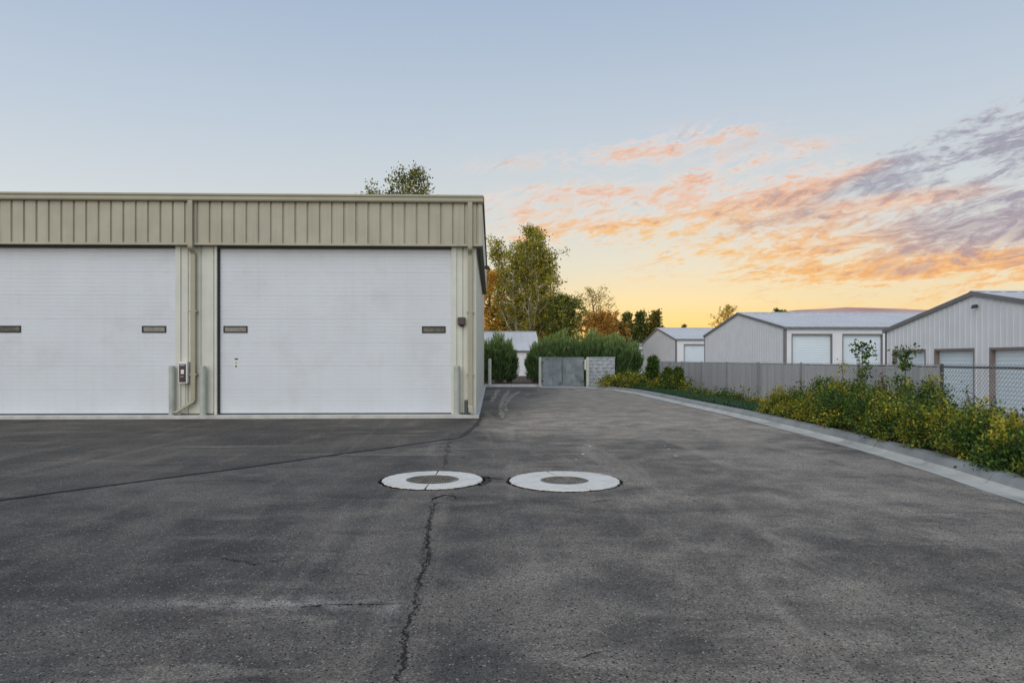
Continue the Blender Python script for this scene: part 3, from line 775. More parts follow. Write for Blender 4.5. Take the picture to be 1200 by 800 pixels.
# bollards guarding the door jambs
def bollard(px, ytop, label, y=YW - 0.13, z0=ZS, r=0.075, m='bollard', group=None, h=None):
    x = XF(px, y); zt = h if h else CAM_H + (HORIZON - ytop) / F_PX * y
    t = thing('bollard', (x, y, z0), label, 'bollard', group)
    MB().lathe([(0.001, 0), (r, 0), (r, zt - z0 - 0.03), (r * 0.92, zt - z0 - 0.012), (r * 0.6, zt - z0), (0.001, zt - z0 + 0.004)], 20, (x, y, z0)).build('pipe', m, t, smooth=False)
    MB().lathe([(r + 0.03, 0), (r + 0.03, 0.012), (r + 0.002, 0.014)], 20, (x, y, z0)).build('base_plate', m, t)
    return t
gb = 'guard posts at the garage doors'
bollard(201.5, 428, 'grey-green guard post at the right edge of the left garage door', group=gb)
bollard(238.0, 428, 'grey-green guard post between downspout and the middle garage door', group=gb)
bollard(535.5, 428, 'grey-green guard post at the right edge of the middle garage door', group=gb)

# utility box on the pier
bx = XF(208.8, YW - 0.2); bx1 = XF(219.5, YW - 0.2)
ub = thing('utility_box', ((bx + bx1) / 2, YW - 0.03, 0.9), 'white metal box with dark red printed front on the pier between the doors', 'utility box')
zb0, zb1 = 1.5 - 27.5 * YW / 800, 1.5 - 2.5 * YW / 800
bev(MB().box(bx, bx1, YW - 0.2, YW - 0.006, zb0, zb1).build('housing', 'box_white', ub), 0.012)
bev(MB().box(bx + 0.025, bx1 - 0.035, YW - 0.214, YW - 0.199, zb0 + 0.035, zb1 - 0.06).build('front_panel', 'box_dark', ub), 0.006)
MB().box(bx + 0.075, bx + 0.15, YW - 0.222, YW - 0.213, zb0 + 0.24, zb0 + 0.35).build('white_plate', 'box_white', ub)
MB().box(bx + 0.05, bx1 - 0.06, YW - 0.218, YW - 0.213, zb1 - 0.10, zb1 - 0.085).build('print_line', 'box_white', ub)
MB().box(bx + 0.06, bx1 - 0.09, YW - 0.218, YW - 0.213, zb0 + 0.17, zb0 + 0.18).build('print_line', 'box_white', ub)
MB().box(bx + 0.1, bx + 0.12, YW - 0.10, YW - 0.06, zb0 - 0.7, zb0).build('conduit', 'wall_stone', ub)

# square wall lamp on the right pier
lx_, lz_ = XF(541, YW), 1.5 + 44.5 * YW / 800
wl = thing('wall_lamp', (lx_, YW - 0.01, lz_), 'small square brown wall lamp right of the middle garage door', 'lamp')
bev(MB().box(lx_ - 0.10, lx_ + 0.10, YW - 0.12, YW - 0.004, lz_ - 0.10, lz_ + 0.10).build('housing', 'lamp_brown', wl), 0.02)
MB().prism([(lx_ - 0.05, lz_ - 0.10), (lx_ + 0.05, lz_ - 0.10), (lx_ + 0.03, lz_ - 0.135), (lx_ - 0.03, lz_ - 0.135)], 'y', YW - 0.11, YW - 0.02).build('lens', 'void', wl)
mt = thing('meter_box', (XF(547, YW), YW - 0.02, 0.1), 'low grey-green box at the foot of the right pier beside the downspout', 'box')
bev(MB().box(XF(544.2, YW - .12), XF(548.3, YW - .12), YW - 0.14, YW - 0.004, ZS, 0.46).build('housing', 'box_grey', mt), 0.01)
MB().box(XF(544.4, YW - .12), XF(548.2, YW - .12), YW - 0.15, YW - 0.141, 0.42, 0.45).build('lid', 'trim_dark', mt)

# ================================================================== DRAINS
def annulus(c, r0, r1, z0, z1, a0, a1, n=26, wob=0.0, seed=0):
    rr = random.Random(seed); vs = []; fs = []
    for k in range(n + 1):
        a = a0 + (a1 - a0) * k / n
        o = r1 + rr.uniform(-wob, wob); i_ = r0 + rr.uniform(-wob, wob) * 0.3
        for r_, z_ in ((i_, z0), (o, z0), (o - 0.006, z1), (i_ + 0.003, z1)):
            vs.append((c.x + r_ * math.cos(a), c.y + r_ * math.sin(a), z_))
    for k in range(n):
        for q in range(4): fs.append((k * 4 + q, k * 4 + (q + 1) % 4, (k + 1) * 4 + (q + 1) % 4, (k + 1) * 4 + q))
    fs += [(0, 1, 2, 3), (n * 4 + 3, n * 4 + 2, n * 4 + 1, n * 4)]
    return MB().add(vs, fs)
for k, (px_, py_, dia, din, nm, lb, ct_) in enumerate(((507, 562.6, 1.236, 0.63, 'storm_drain', 'round slotted drain grate in a white concrete collar, left of the pair', 'drain'),
                                             (661.5, 563.6, 1.35, 0.57, 'manhole', 'solid round manhole lid in a white concrete collar, right of the pair', 'manhole'))):
    c = gp(px_, py_); t = thing(nm, c, lb, ct_, None)
    r1, r0 = dia / 2, din / 2
    annulus(c, r1 - 0.02, r1 + 0.038, 0.0005, 0.005, 0, 2 * math.pi, 90, 0.016, k).build('cracked_edge', 'tar_worn', t)
    if k == 0: annulus(c, r1 + 0.02, r1 + 0.11, 0.0005, 0.0058, -0.6, 0.35, 30, 0.02, 5).build('cracked_edge', 'crumbs', t)
    j0 = (R(88), R(83))[k] if k == 0 else R(104)
    j1 = R(-93) if k == 0 else R(-70)
    g_ = 0.02
    a_, b_ = j1 + 2 * math.pi, j0
    annulus(c, r0 + 0.012, r1, 0.001, 0.016, b_ + g_, a_ - g_, 60, 0.009, 11 + k).build('collar_half', 'collar', t)
    annulus(c, r0 + 0.012, r1, 0.001, 0.016, j1 + g_, j0 - g_, 60, 0.009, 21 + k).build('collar_half', 'collar', t)
    annulus(c, r0 - 0.03, r0 + 0.008, 0.001, 0.013, 0, 2 * math.pi, 48).build('lid_frame', 'iron', t)
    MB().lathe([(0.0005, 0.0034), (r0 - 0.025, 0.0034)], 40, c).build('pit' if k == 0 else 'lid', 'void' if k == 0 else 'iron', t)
    if k == 0:
        bars = MB(); rr = r0 - 0.03; nb = 19
        for q in range(nb):
            x = -rr + 2 * rr * (q + 0.5) / nb; hw = 0.0075
            hy = math.sqrt(max(0, rr * rr - x * x))
            bars.box(c.x + x - hw, c.x + x + hw, c.y - hy, c.y + hy, 0.0036, 0.010)
        tag(bars.build('grate_bars', 'iron', t), kind='stuff')
        cross = MB()
        for q in range(6):
            y_ = -rr + 2 * rr * (q + 0.5) / 6; hx = math.sqrt(max(0, rr * rr - y_ * y_))
            cross.box(c.x - hx, c.x + hx, c.y + y_ - 0.012, c.y + y_ + 0.012, 0.0036, 0.0112)
        tag(cross.build('grate_cross_bars', 'iron', t), kind='stuff')
    else:
        ra = 0.11
        annulus(c, ra, ra + 0.02, 0.0036, 0.009, 0, 2 * math.pi, 32).build('raised_ring', 'iron', t)
        st_ = MB()
        for q in range(16):
            for r_ in (0.155, 0.195, 0.232):
                a = 2 * math.pi * (q + (0.5 if r_ == 0.195 else 0)) / 16
                x, y_ = c.x + r_ * math.cos(a), c.y + r_ * math.sin(a)
                st_.box(x - 0.011, x + 0.011, y_ - 0.011, y_ + 0.011, 0.0036, 0.008)
        tag(st_.build('tread_studs', 'iron', t), kind='stuff')
        for sx in (-0.06, 0.06): MB().lathe([(0.0005, 0.0045), (0.014, 0.0045)], 10, c + Vector((sx, 0.0, 0))).build('pick_hole', 'void', t)

# ================================================================== FENCE
FX = 8.8; FT = 1.385; FZ = 0.10
posts = [4.0, 7.0, 10.05, 13.1, 16.15, 19.2, 22.3, 25.35, 28.4, 31.4, 33.6, 35.6, 37.8]
fence = thing('chain_link_fence', (FX, 13, FZ), 'long chain link fence with grey privacy slats behind the planting bed', 'fence')
for k, y in enumerate(posts):
    near_ = y < 15
    MB().tube([(FX, y, 0), (FX, y, FT + 0.03)], 0.032, 10).build('post', 'fence_post' if near_ else 'galv', fence)
for a, b in zip(posts[:-1], posts[1:]):
    MB().tube([(FX + 0.03, a + 0.034, FT - 0.03), (FX + 0.03, b - 0.034, FT - 0.03)], 0.021, 8).build('top_rail', 'fence_post' if a < 15 else 'galv', fence)
    # woven wire of this bay: zigzag wires
    wv = MB(); pitch = 0.042 if a < 16 else 0.06; z_lo, z_hi = FZ + 0.02, FT + 0.035; nz = int((z_hi - z_lo) / pitch)
    y = a; V = []; Fc = []; wr = 0.0036 if a < 16 else 0.003; i_w = 0
    while y < b - pitch * 0.5:
        k0 = len(V)
        for q in range(nz + 1):
            z = z_lo + q * (z_hi - z_lo) / nz
            ph = (q + i_w) % 2; px3, py3 = FX + (0.003 if ph else -0.003), y + (pitch if ph else 0)
            V += [(px3 - wr, py3, z), (px3 + wr * 0.5, py3 - wr * 0.9, z), (px3 + wr * 0.5, py3 + wr * 0.9, z)]
        for q in range(nz):
            for e in range(3): Fc.append((k0 + q * 3 + e, k0 + q * 3 + (e + 1) % 3, k0 + (q + 1) * 3 + (e + 1) % 3, k0 + (q + 1) * 3 + e))
        y += pitch; i_w += 1
    wv.add(V, Fc)
    tag(wv.build('wire_mesh', 'wire', fence), kind='stuff')
# privacy slats: grey strips, each a shade of its own
def slat_material():
    m = bpy.data.materials.new('slat'); m.use_nodes = True
    t = m.node_tree; b = t.nodes['Principled BSDF']; q = G(t)
    a = q.new('ShaderNodeAttribute'); a.attribute_name = 'leafcol'
    geo = q.new('ShaderNodeNewGeometry')
    n = q.noise(geo.outputs['Position'], 2.2, 5, 0.65)
    q.l.new(q.mix(q.ss(n, 0.35, 0.7, 0, 0.35), a.outputs['Color'], S(196, 190, 184)), b.inputs['Base Color'])
    b.inputs['Roughness'].default_value = 0.6; M['slat'] = m
slat_material()
for a, b in zip(posts[:-1], posts[1:]):
    if a < 13: continue
    mbs = MB(); cs = []; y = a + 0.04; sh = 1.0
    while y < b - 0.04:
        sh = 0.6 * sh + 0.4 * rnd.uniform(0.62, 1.2)
        w = 0.043; zt = FT - 0.005 + rnd.uniform(-0.015, 0.012)
        mbs.box(FX + 0.010 + rnd.uniform(0, 0.006), FX + 0.022, y, y + w, FZ + rnd.uniform(0, 0.03), zt)
        cs += [sh] * 6; y += 0.0465
    o = mbs.build('privacy_slats', 'slat', fence)
    at_ = o.data.attributes.new('leafcol', 'FLOAT_COLOR', 'FACE')
    c4 = np.ones((len(o.data.polygons), 4), np.float32); bc = np.array(S(210, 208, 206)[:3]) if a > 16 else np.array(S(228, 227, 226)[:3])
    c4[:, :3] = bc[None] * np.array(cs[:len(o.data.polygons)])[:, None]
    at_.data.foreach_set('color', c4.reshape(-1))
    tag(o, kind='stuff')

# ================================================================== GATE AND ENCLOSURE
GY = 36.85
gate = thing('enclosure_gate', (3.85, GY, 0.02), 'grey stained steel double gate between two pale posts', 'gate')
GL, GR = 2.62, 5.08; GT = 1.5 + 2.6 * 37.0 / 800
for k, (xh, sgn) in enumerate(((GL + 0.10, 1), (GR - 0.10, -1))):
    wl_ = (GR - GL - 0.24) / 2; ang = R(20) * sgn
    def rot(v, xh=xh, ang=ang, sgn=sgn):
        lx2, ly2 = (v[0]) * sgn, v[1]
        return (xh + lx2 * math.cos(ang) - ly2 * math.sin(ang), GY + lx2 * math.sin(ang) + ly2 * math.cos(ang), v[2])
    wl_ /= math.cos(R(20))
    lf = MB().box(0, wl_, -0.012, 0.012, 0.06, GT); lf.v = [rot(v) for v in lf.v]
    leaf = lf.build('gate_leaf', 'gate_steel', gate)
    fr = MB()
    fr.box(0, wl_, -0.034, -0.013, GT - 0.05, GT + 0.004).box(0, wl_, -0.034, -0.013, 0.055, 0.11).box(0, 0.05, -0.035, -0.0135, 0.111, GT - 0.051).box(wl_ - 0.05, wl_, -0.035, -0.0135, 0.111, GT - 0.051)
    fr.v = [rot(v) for v in fr.v]; fr.build('leaf_frame', 'galv', leaf)
    rb = MB()
    x = 0.15
    while x < wl_ - 0.1: rb.box(x, x + 0.02, -0.022, -0.0125, 0.112, GT - 0.052); x += 0.145
    rb.v = [rot(v) for v in rb.v]; tag(rb.build('pressed_ribs', 'gate_steel', leaf), kind='stuff')
    for zz in (0.3, 1.3):
        h_ = MB().box(-0.07, 0.06, -0.05, -0.036, zz, zz + 0.06); h_.v = [rot(v) for v in h_.v]; h_.build('hinge', 'hinge', leaf)
bt = [('pale post at the left end of the steel gate', GL, 37.0, 1.62), ('pale post at the right end of the steel gate, beside the block wall', GR + 0.03, 36.3, 1.62),
      ('free standing pale bollard beside the garage corner at the back kerb', None, 37.35, 1.54)]
for lb, x, y, h in bt:
    if x is None: x = XF(574, y)
    t = thing('gate_post' if 'gate' in lb and 'garage' not in lb else 'bollard', (x, y, 0), lb, 'post' if 'gate' in lb and 'garage' not in lb else 'bollard')
    r = 0.085
    MB().lathe([(0.001, 0), (r, 0), (r, h - 0.06), (r * 0.85, h - 0.02), (r * 0.45, h), (0.001, h + 0.005)], 20, (x, y, 0.0)).build('pipe', 'post_pale', t)
    MB().lathe([(r + 0.05, 0), (r + 0.04, 0.02 if y < 37 else 0.15), (r + 0.002, 0.025 if y < 37 else 0.16)], 20, (x, y, 0.0)).build('footing', 'concrete', t)
# plate on the right post
pl = thing('lock_plate', (GR - 0.06, 36.25, 1.2), 'small white plate beside the right gate post', 'plate')
MB().box(GR - 0.15, GR - 0.065, 36.24, 36.26, 0.95, 1.5).build('plate', 'box_white', pl)
# split-face block wall
bw = thing('block_wall', (5.9, 36.7, 0), 'short whitish split-face block wall right of the steel gate', 'wall')
bx0, bx1 = 5.22, 6.62; by0, by1 = 36.6, 36.8; 
MB().box(bx0 + 0.01, bx1 - 0.01, by0 + 0.02, by1 - 0.02, -0.1, 1.56).build('wall_core', 'mortar', bw)
cr = MB(); zc = 0.02
for rI in range(8):
    x = bx0 - (0.2 if rI % 2 else 0)
    while x < bx1 - 0.02:
        xa, xb = max(bx0, x), min(bx1, x + 0.395)
        if xb - xa > 0.05:
            j = rnd.uniform(-0.012, 0.012)
            zt = zc + 0.19
            mx_, mz = (xa + xb) / 2 + rnd.uniform(-.05, .05), zc + 0.095 + rnd.uniform(-.02, .02)
            yf = by0 + 0.012
            cr.add([(xa, yf, zc), (xb, yf, zc), (xb, yf, zt), (xa, yf, zt), (mx_, by0 - 0.022 + j, mz),
                    (xa, by0 + 0.05, zc), (xb, by0 + 0.05, zc), (xb, by0 + 0.05, zt), (xa, by0 + 0.05, zt)],
                   [(0, 1, 4), (1, 2, 4), (2, 3, 4), (3, 0, 4), (0, 5, 6, 1), (1, 6, 7, 2), (2, 7, 8, 3), (3, 8, 5, 0)])
        x += 0.40
    zc += 0.195
tag(cr.build('block_courses', 'block', bw), kind='stuff')
MB().box(bx0 - 0.02, bx1 + 0.02, by0 - 0.02, by1 + 0.02, 1.575, 1.63).build('cap', 'block', bw)

# ================================================================== STORAGE SHEDS
def roll_door_mesh(axis, w, h):
    k = max(8, int(h / 0.075)); pr = []
    for q in range(k + 1):
        z = h * q / k
        pr.append((0.012 if q % 2 else 0.0, z))
    pr += [(0.05, h), (0.05, 0)]
    if axis == 'x': return MB().prism(pr, 'x', 0, w).mesh('roll_up_door', 'shed_door')
    return MB().prism(pr, 'y', 0, w).mesh('roll_up_door', 'shed_door')
def shed(label, x0, x1, y0, y1, zb, eave, ridge, fdoors=(), ldoors=(), ribs=0.4, jamb='shed_trim', rec=0.14, trim='shed_trim'):
    t = thing('storage_shed', (x0, y0, zb), label, 'shed')
    ym = (y0 + y1) / 2; T = 0.22
    def roof(y): return eave + (ridge - eave) * (1 - abs(y - ym) / ((y1 - y0) / 2))
    # gable wall in strips, with door openings
    cuts_ = sorted({y0, ym, y1} | {v for d in ldoors for v in d[:2] if y0 < v < y1})
    gw = MB()
    for a, b in zip(cuts_[:-1], cuts_[1:]):
        bot = zb
        for d in ldoors:
            if a >= d[0] - 1e-6 and b <= d[1] + 1e-6: bot = d[2]
        gw.prism([(a, bot), (b, bot), (b, roof(b) - 0.05), (a, roof(a) - 0.05)], 'x', x0, x0 + T)
    gwo = gw.build('gable_wall', 'shed_wall', t)
    rb = MB(); y = y0 + 0.15
    while y < y1 - 0.1:
        bot = zb
        for d in ldoors:
            if d[0] - 0.06 < y < d[1] + 0.02: bot = d[2] + 0.06
        rb.prism([(y, bot), (y + 0.035, bot), (y + 0.035, roof(y + 0.035) - 0.07), (y, roof(y) - 0.07)], 'x', x0 - 0.018, x0)
        y += ribs
    tag(rb.build('wall_ribs', 'shed_wall', gwo), kind='stuff')
    # front wall
    cuts_ = sorted({x0 + T, x1} | {v for d in fdoors for v in d[:2]})
    fw = MB()
    for a, b in zip(cuts_[:-1], cuts_[1:]):
        bot = zb
        for d in fdoors:
            if a >= d[0] - 1e-6 and b <= d[1] + 1e-6: bot = d[2]
        fw.box(a, b, y0, y0 + T, bot, eave - 0.02)
    fwo = fw.build('front_wall', 'shed_wall', t)
    rb = MB(); x = x0 + 0.3
    while x < min(x1, x0 + 26):
        bot = zb
        for d in fdoors:
            if d[0] - 0.06 < x < d[1] + 0.02: bot = d[2] + 0.06
        rb.box(x, x + 0.035, y0 - 0.016, y0, bot, eave - 0.04); x += ribs
    tag(rb.build('wall_ribs', 'shed_wall', fwo), kind='stuff')
    MB().box(x0 + T, x1, y1 - T, y1, zb, eave - 0.02).build('rear_wall', 'shed_wall', t)
    MB().prism([(y0 + T, zb), (y1 - T, zb), (y1 - T, eave - 0.05), (ym, ridge - 0.1), (y0 + T, eave - 0.05)], 'x', x1 - 0.2, x1).build('far_gable_wall', 'shed_wall', t)
    # roof with standing seams
    o = 0.12
    s_ = (ridge - eave) / ((y1 - y0) / 2)
    for sg in (0, 1):
        ya, yb = (y0 - o, ym) if sg == 0 else (y1 + o, ym)
        rf = MB().prism([(ya, eave - s_ * o), (yb, ridge), (yb, ridge + 0.05), (ya, eave - s_ * o + 0.05)], 'x', x0 - 0.04, x1 + 0.04).build('roof', 'shed_roof', t)
        sm = MB(); x = x0 + 0.3
        while x < min(x1, x0 + 30):
            sm.prism([(ya, eave - s_ * o + 0.051), (yb, ridge + 0.051), (yb, ridge + 0.08), (ya, eave - s_ * o + 0.08)], 'x', x, x + 0.04); x += 0.61
        tag(sm.build('roof_seams', 'shed_roof', rf), kind='stuff')
        # rake trim on the gable, eave trim along the side
        MB().prism([(ya, eave - s_ * o - 0.10), (yb, ridge - 0.10), (yb, ridge + 0.06), (ya, eave - s_ * o + 0.06)], 'x', x0 - 0.10, x0 - 0.045).build('rake_trim', trim, t)
        ye = y0 - o if sg == 0 else y1 + o
        MB().box(x0 - 0.044, x1, min(ye, ye + (-0.05 if sg == 0 else 0.05)), max(ye, ye + (-0.05 if sg == 0 else 0.05)), eave - s_ * o - 0.09, eave - s_ * o + 0.045).build('eave_trim', trim, t)
    MB().prism([(ym - 0.18, ridge + 0.035), (ym, ridge + 0.10), (ym + 0.18, ridge + 0.035)], 'x', x0 - 0.10, x1).build('ridge_cap', 'shed_roof', t)
    for yc in (y0, y1):
        MB().box(x0 - 0.025, x0 + 0.13, yc - (0.025 if yc == y0 else 0.13), yc + (0.13 if yc == y0 else 0.025), zb, eave - 0.1).build('corner_trim', trim, t)
    for (a, b, zt) in fdoors:
        me = roll_door_mesh('x', b - a, zt - zb); o_ = inst('roll_up_door', me, t, (a, y0 + rec, zb))
        MB().box(a - 0.05, a + 0.006, y0 - 0.02, y0 + T, zb, zt + 0.06).build('jamb', jamb, t)
        MB().box(b - 0.006, b + 0.05, y0 - 0.02, y0 + T, zb, zt + 0.06).build('jamb', jamb, t)
        MB().box(a + 0.007, b - 0.007, y0 - 0.024, y0 + T - 0.02, zt - 0.03, zt + 0.055).build('door_head', jamb, t)
    for (a, b, zt) in ldoors:
        me = roll_door_mesh('y', b - a, zt - zb); o_ = inst('roll_up_door', me, t, (x0 + rec, a, zb))
        MB().box(x0 - 0.02, x0 + T + 0.1, a - 0.05, a + 0.006, zb, zt + 0.06).build('jamb', jamb, t)
        MB().box(x0 - 0.02, x0 + T + 0.1, b - 0.006, b + 0.05, zb, zt + 0.06).build('jamb', jamb, t)
        MB().box(x0 - 0.024, x0 + T + 0.08, a + 0.007, b - 0.007, zt - 0.03, zt + 0.055).build('door_head', jamb, t)
    return t
SX = 18.0; zb = gz + 0.02
def fd(y0, pairs, zt): return [(XF(a, y0), XF(b, y0), zt) for a, b in pairs]
Y1 = 41.5
shed('long white shed with gable end and two roll-up doors above the middle of the fence', SX, 48, Y1, 57.3, zb, 3.48, 4.86, fd(Y1, ((928.5, 974.5), (988, 1033.5), (1047, 1093)), 3.03))
Y3 = 66.4
shed('smaller looking white shed with one visible roll-up door, between the hedge and the long shed', SX, 48, Y3, 81.0, zb, 3.49, 4.86, fd(Y3, ((802, 835.5), (845, 878)), 2.95))
Y4 = 91.5
shed('farthest white shed, mostly hidden behind the juniper hedge', SX - 0.2, 48, Y4, 106, zb, 3.45, 4.8, fd(Y4, ((741, 768),), 2.8))
def ly(px): return SX / math.tan(YAW + math.atan((px - 600) / F_PX))
Y2a, Y2b = 19.3, ly(1038)
shed('nearest white shed at right, gable with three roll-up doors behind the chain link', SX, 48, Y2a, Y2b, zb, 2.82, 3.98, (),
     [(ly(1084), ly(1047), 1.87), (ly(1141), ly(1096), 1.87), (ly(1222), ly(1161), 1.87)], ribs=0.3, jamb='jamb_brown', rec=0.17)
gl = thing('gable_lamp', (SX - 0.1, ly(1146), 3.5), 'small dark lamp under the peak of the nearest white shed', 'lamp')
lamp_at(gl, SX - 0.06, ly(1146), 3.47, -1, 0, 'hinge')
shed('low white shed with pale metal roof behind the hedge, beside the garage', -22, at(633, 60).x, 60, 72, gz, 2.28, 4.12, (), (), trim='jamb_brown')

# ================================================================== PLANTS
def clump_leaves(centres, per, spread, size, cols, w=None, up=0.3, jit=0.22, aspect=0.6, hue=None):
    C_ = np.repeat(np.asarray(centres), per, axis=0)
    P = C_ + RNG.normal(0, 1, C_.shape) * np.asarray(spread)
    D = RNG.normal(0, 1, C_.shape); D[:, 2] += up
    L = size * RNG.uniform(0.6, 1.35, len(P))
    C = palette(cols, len(P), jit, w)
    tone = np.repeat(RNG.normal(1, 0.14, (len(centres), 1)), per, axis=0)
    return P, D, L, L * aspect, np.clip(C * tone, 0.004, 0.9)

def tree(name, label, px, t, h, width, cols, w=None, kind='round', leaf=0.22, n_limb=26, per=26, bark='bark', stems=1, cat='tree', z0=gz, sparse=1.0, base=0.12, seed=0, group=None, spread=None):
    rr = random.Random(seed); b = at(px, t, z0); T = thing(name, b, label, cat, group)
    tr = MB(); centres = []
    H = h - z0; Rw = width / 2
    def crown(f):
        if kind == 'poplar': return Rw * (0.95 + 0.25 * math.sin(min(1, f * 1.6) * math.pi)) * (1.0 - 0.72 * f ** 1.6) if f < 1 else Rw * 0.2
        if kind == 'cone': return Rw * (1.05 - f) ** 0.8 + 0.05
        return Rw * max(0.15, math.sin(math.pi * min(1, 0.12 + 0.88 * f)) ** 0.7)
    tops = []
    for s_ in range(stems):
        a = rr.uniform(0, 6.28) if s_ else 0
        lean = (Rw * rr.uniform(0.3, 0.75)) if s_ else 0.0
        hs = H * (1.0 if s_ == 0 else rr.uniform(0.62, 0.92))
        bx_ = b + Vector((math.cos(a), math.sin(a), 0)) * (0.25 if s_ else 0)
        pts_ = []; 
        for q in range(9):
            f = q / 8
            pts_.append(bx_ + Vector((math.cos(a) * lean * f ** 0.8 + rr.gauss(0, 0.012 * H) * f, math.sin(a) * lean * f ** 0.8 + rr.gauss(0, 0.012 * H) * f, hs * f * 0.97)))
        r0_ = H * (0.016 if stems > 1 else 0.020)
        tr.tube(pts_, [r0_ * (1 - 0.9 * q / 8) + 0.01 for q in range(9)], 7)
        tops.append((pts_, hs))
    for k in range(n_limb):
        pts_, hs = tops[k % stems]
        f = base + (0.98 - base) * ((k // stems + rr.random()) / max(1, n_limb // stems)); f = min(f, 0.98)
        q = f * 8; i_ = min(7, int(q)); p = pts_[i_].lerp(pts_[i_ + 1], q - i_)
        fz = (p.z - z0) / H
        a = k * 2.39996 + rr.uniform(-0.4, 0.4)
        rad = crown(max(0, (fz - base) / (1 - base))) * (1 if stems == 1 else 0.6)
        upr = {'poplar': 1.5, 'cone': 0.05, 'round': 0.75}[kind]
        ln = rad * rr.uniform(0.75, 1.1)
        lp = [p]
        for q in range(1, 6):
            g_ = q / 5
            lp.append(p + Vector((math.cos(a) * ln * g_ + rr.gauss(0, 0.05) * ln, math.sin(a) * ln * g_ + rr.gauss(0, 0.05) * ln, ln * upr * g_ * (0.6 + 0.4 * g_) + rr.gauss(0, 0.04) * ln)))
        r1_ = 0.006 * H * (1 - 0.6 * f)
        tr.tube(lp, [r1_ * (1 - 0.85 * q / 5) + 0.008 for q in range(6)], 5, False)
        for q in range(2, 6):
            for u in range(2):
                e = lp[q] + Vector((rr.gauss(0, 0.16), rr.gauss(0, 0.16), rr.uniform(0.0, 0.30))) * ln
                tr.tube([lp[q], (lp[q] + e) / 2 + Vector((0, 0, 0.03 * ln)), e], [r1_ * 0.35 + 0.006, r1_ * 0.25 + 0.005, 0.006], 3, False)
                if rr.random() < sparse:
                    for m_ in (0.6, 1.05): centres.append(lp[q].lerp(e, m_))
    tr.build('trunk', bark, T)
    cen = np.array([list(c) for c in centres])
    cen[:, 2] = np.minimum(cen[:, 2], h)
    sp = spread if spread else max(0.16, width * 0.035)
    P, D, L, W, C = clump_leaves(cen, per, (sp, sp, sp * 0.9), leaf, cols, w)
    P -= np.array(b)
    put(bpy.data.objects.new('crown', leaf_mesh('crown', P, D, L, W, C)), T, b)
    return T

GREEN = [(144, 148, 58), (112, 124, 52), (178, 168, 68), (86, 102, 48)]
YELL = [(200, 164, 60), (170, 144, 60), (214, 174, 66), (140, 128, 56)]
ORNG = [(224, 176, 74), (202, 152, 60), (178, 152, 68), (232, 194, 96)]
DARK = [(82, 98, 48), (64, 84, 44), (104, 114, 52), (138, 128, 56)]
RUST = [(172, 126, 72), (146, 114, 76), (196, 150, 72), (130, 116, 70)]
tree('poplar_tree', 'tall green poplar with pale trunks behind the low white shed', 624, 76, 15.8, 9.6, GREEN + [(172, 156, 62), (190, 166, 70)], None, 'poplar', 0.25, 110, 19, 'bark_white', 4, seed=3, base=0.12, sparse=0.85, spread=0.29)
tree('autumn_tree', 'orange autumn tree half hidden by the garage corner', 573, 80, 12.0, 6.4, ORNG, None, 'round', 0.26, 34, 18, 'bark', 1, seed=8)
tree('poplar_tree', 'leafy tree top showing above the garage roof', 477, 62, 18.8, 9.2, [(122, 128, 72), (98, 110, 60), (158, 144, 74), (90, 100, 60)], None, 'poplar', 0.24, 96, 16, 'bark', 4, seed=14, base=0.3)
tree('broadleaf_tree', 'dark green tree at the right foot of the tall poplar', 662, 72, 8.0, 4.6, GREEN + DARK[:2], None, 'round', 0.24, 34, 15, seed=21)
tree('broadleaf_tree', 'dense dark tree under the tall poplar, above the low shed roof', 600, 84, 7.6, 7.0, DARK + [(96, 98, 40)], None, 'round', 0.28, 38, 20, seed=22)
tree('broadleaf_tree', 'olive green tree directly under the right side of the poplar', 640, 86, 8.6, 6.0, GREEN + DARK, None, 'round', 0.28, 38, 18, seed=24)
tree('sparse_tree', 'thin yellow tree with bare twigs right of the poplar', 697, 78, 9.6, 5.4, YELL, None, 'round', 0.17, 36, 5, seed=31, sparse=0.8)
tree('autumn_tree', 'rusty brown autumn tree above the middle of the hedge', 704, 70, 6.1, 4.0, RUST + ORNG[:2], None, 'round', 0.22, 32, 16, seed=33)
tree('autumn_tree', 'small brown tree at the right of the rusty tree', 722, 74, 5.4, 3.4, RUST + DARK[:1], None, 'round', 0.22, 26, 14, seed=35)
for k, (px_, tp, lb) in enumerate(((735, 8.0, 'leftmost of three dark conifers behind the hedge'), (751, 8.3, 'middle of three dark conifers behind the hedge'), (768, 8.4, 'rightmost of three dark conifers, tinged orange'))):
    tree('conifer', lb, px_, 94, tp, 3.3, DARK + ([(150, 110, 50)] if k == 2 else []), None, 'cone', 0.34, 40, 6, seed=41 + k, group='conifers behind the hedge', base=0.02, spread=0.22)
tree('broadleaf_tree', 'low dark trees between the conifers and the white sheds', 757, 100, 6.2, 5.6, DARK, None, 'round', 0.28, 30, 18, seed=46)
tree('conifer', 'tiny dark conifer above the ridge of the smaller white shed', 801, 118, 7.7, 2.0, DARK, None, 'cone', 0.24, 30, 12, seed=47, base=0.02)
tree('sparse_tree', 'small backlit yellow tree left of the long shed ridge', 853, 104, 9.6, 4.4, YELL + [(220, 180, 70)], None, 'round', 0.2, 34, 7, seed=51)
tree('broadleaf_tree', 'dark tree top peeking over the ridge of the long shed', 913, 120, 10.4, 3.4, DARK, None, 'round', 0.26, 26, 12, seed=53)

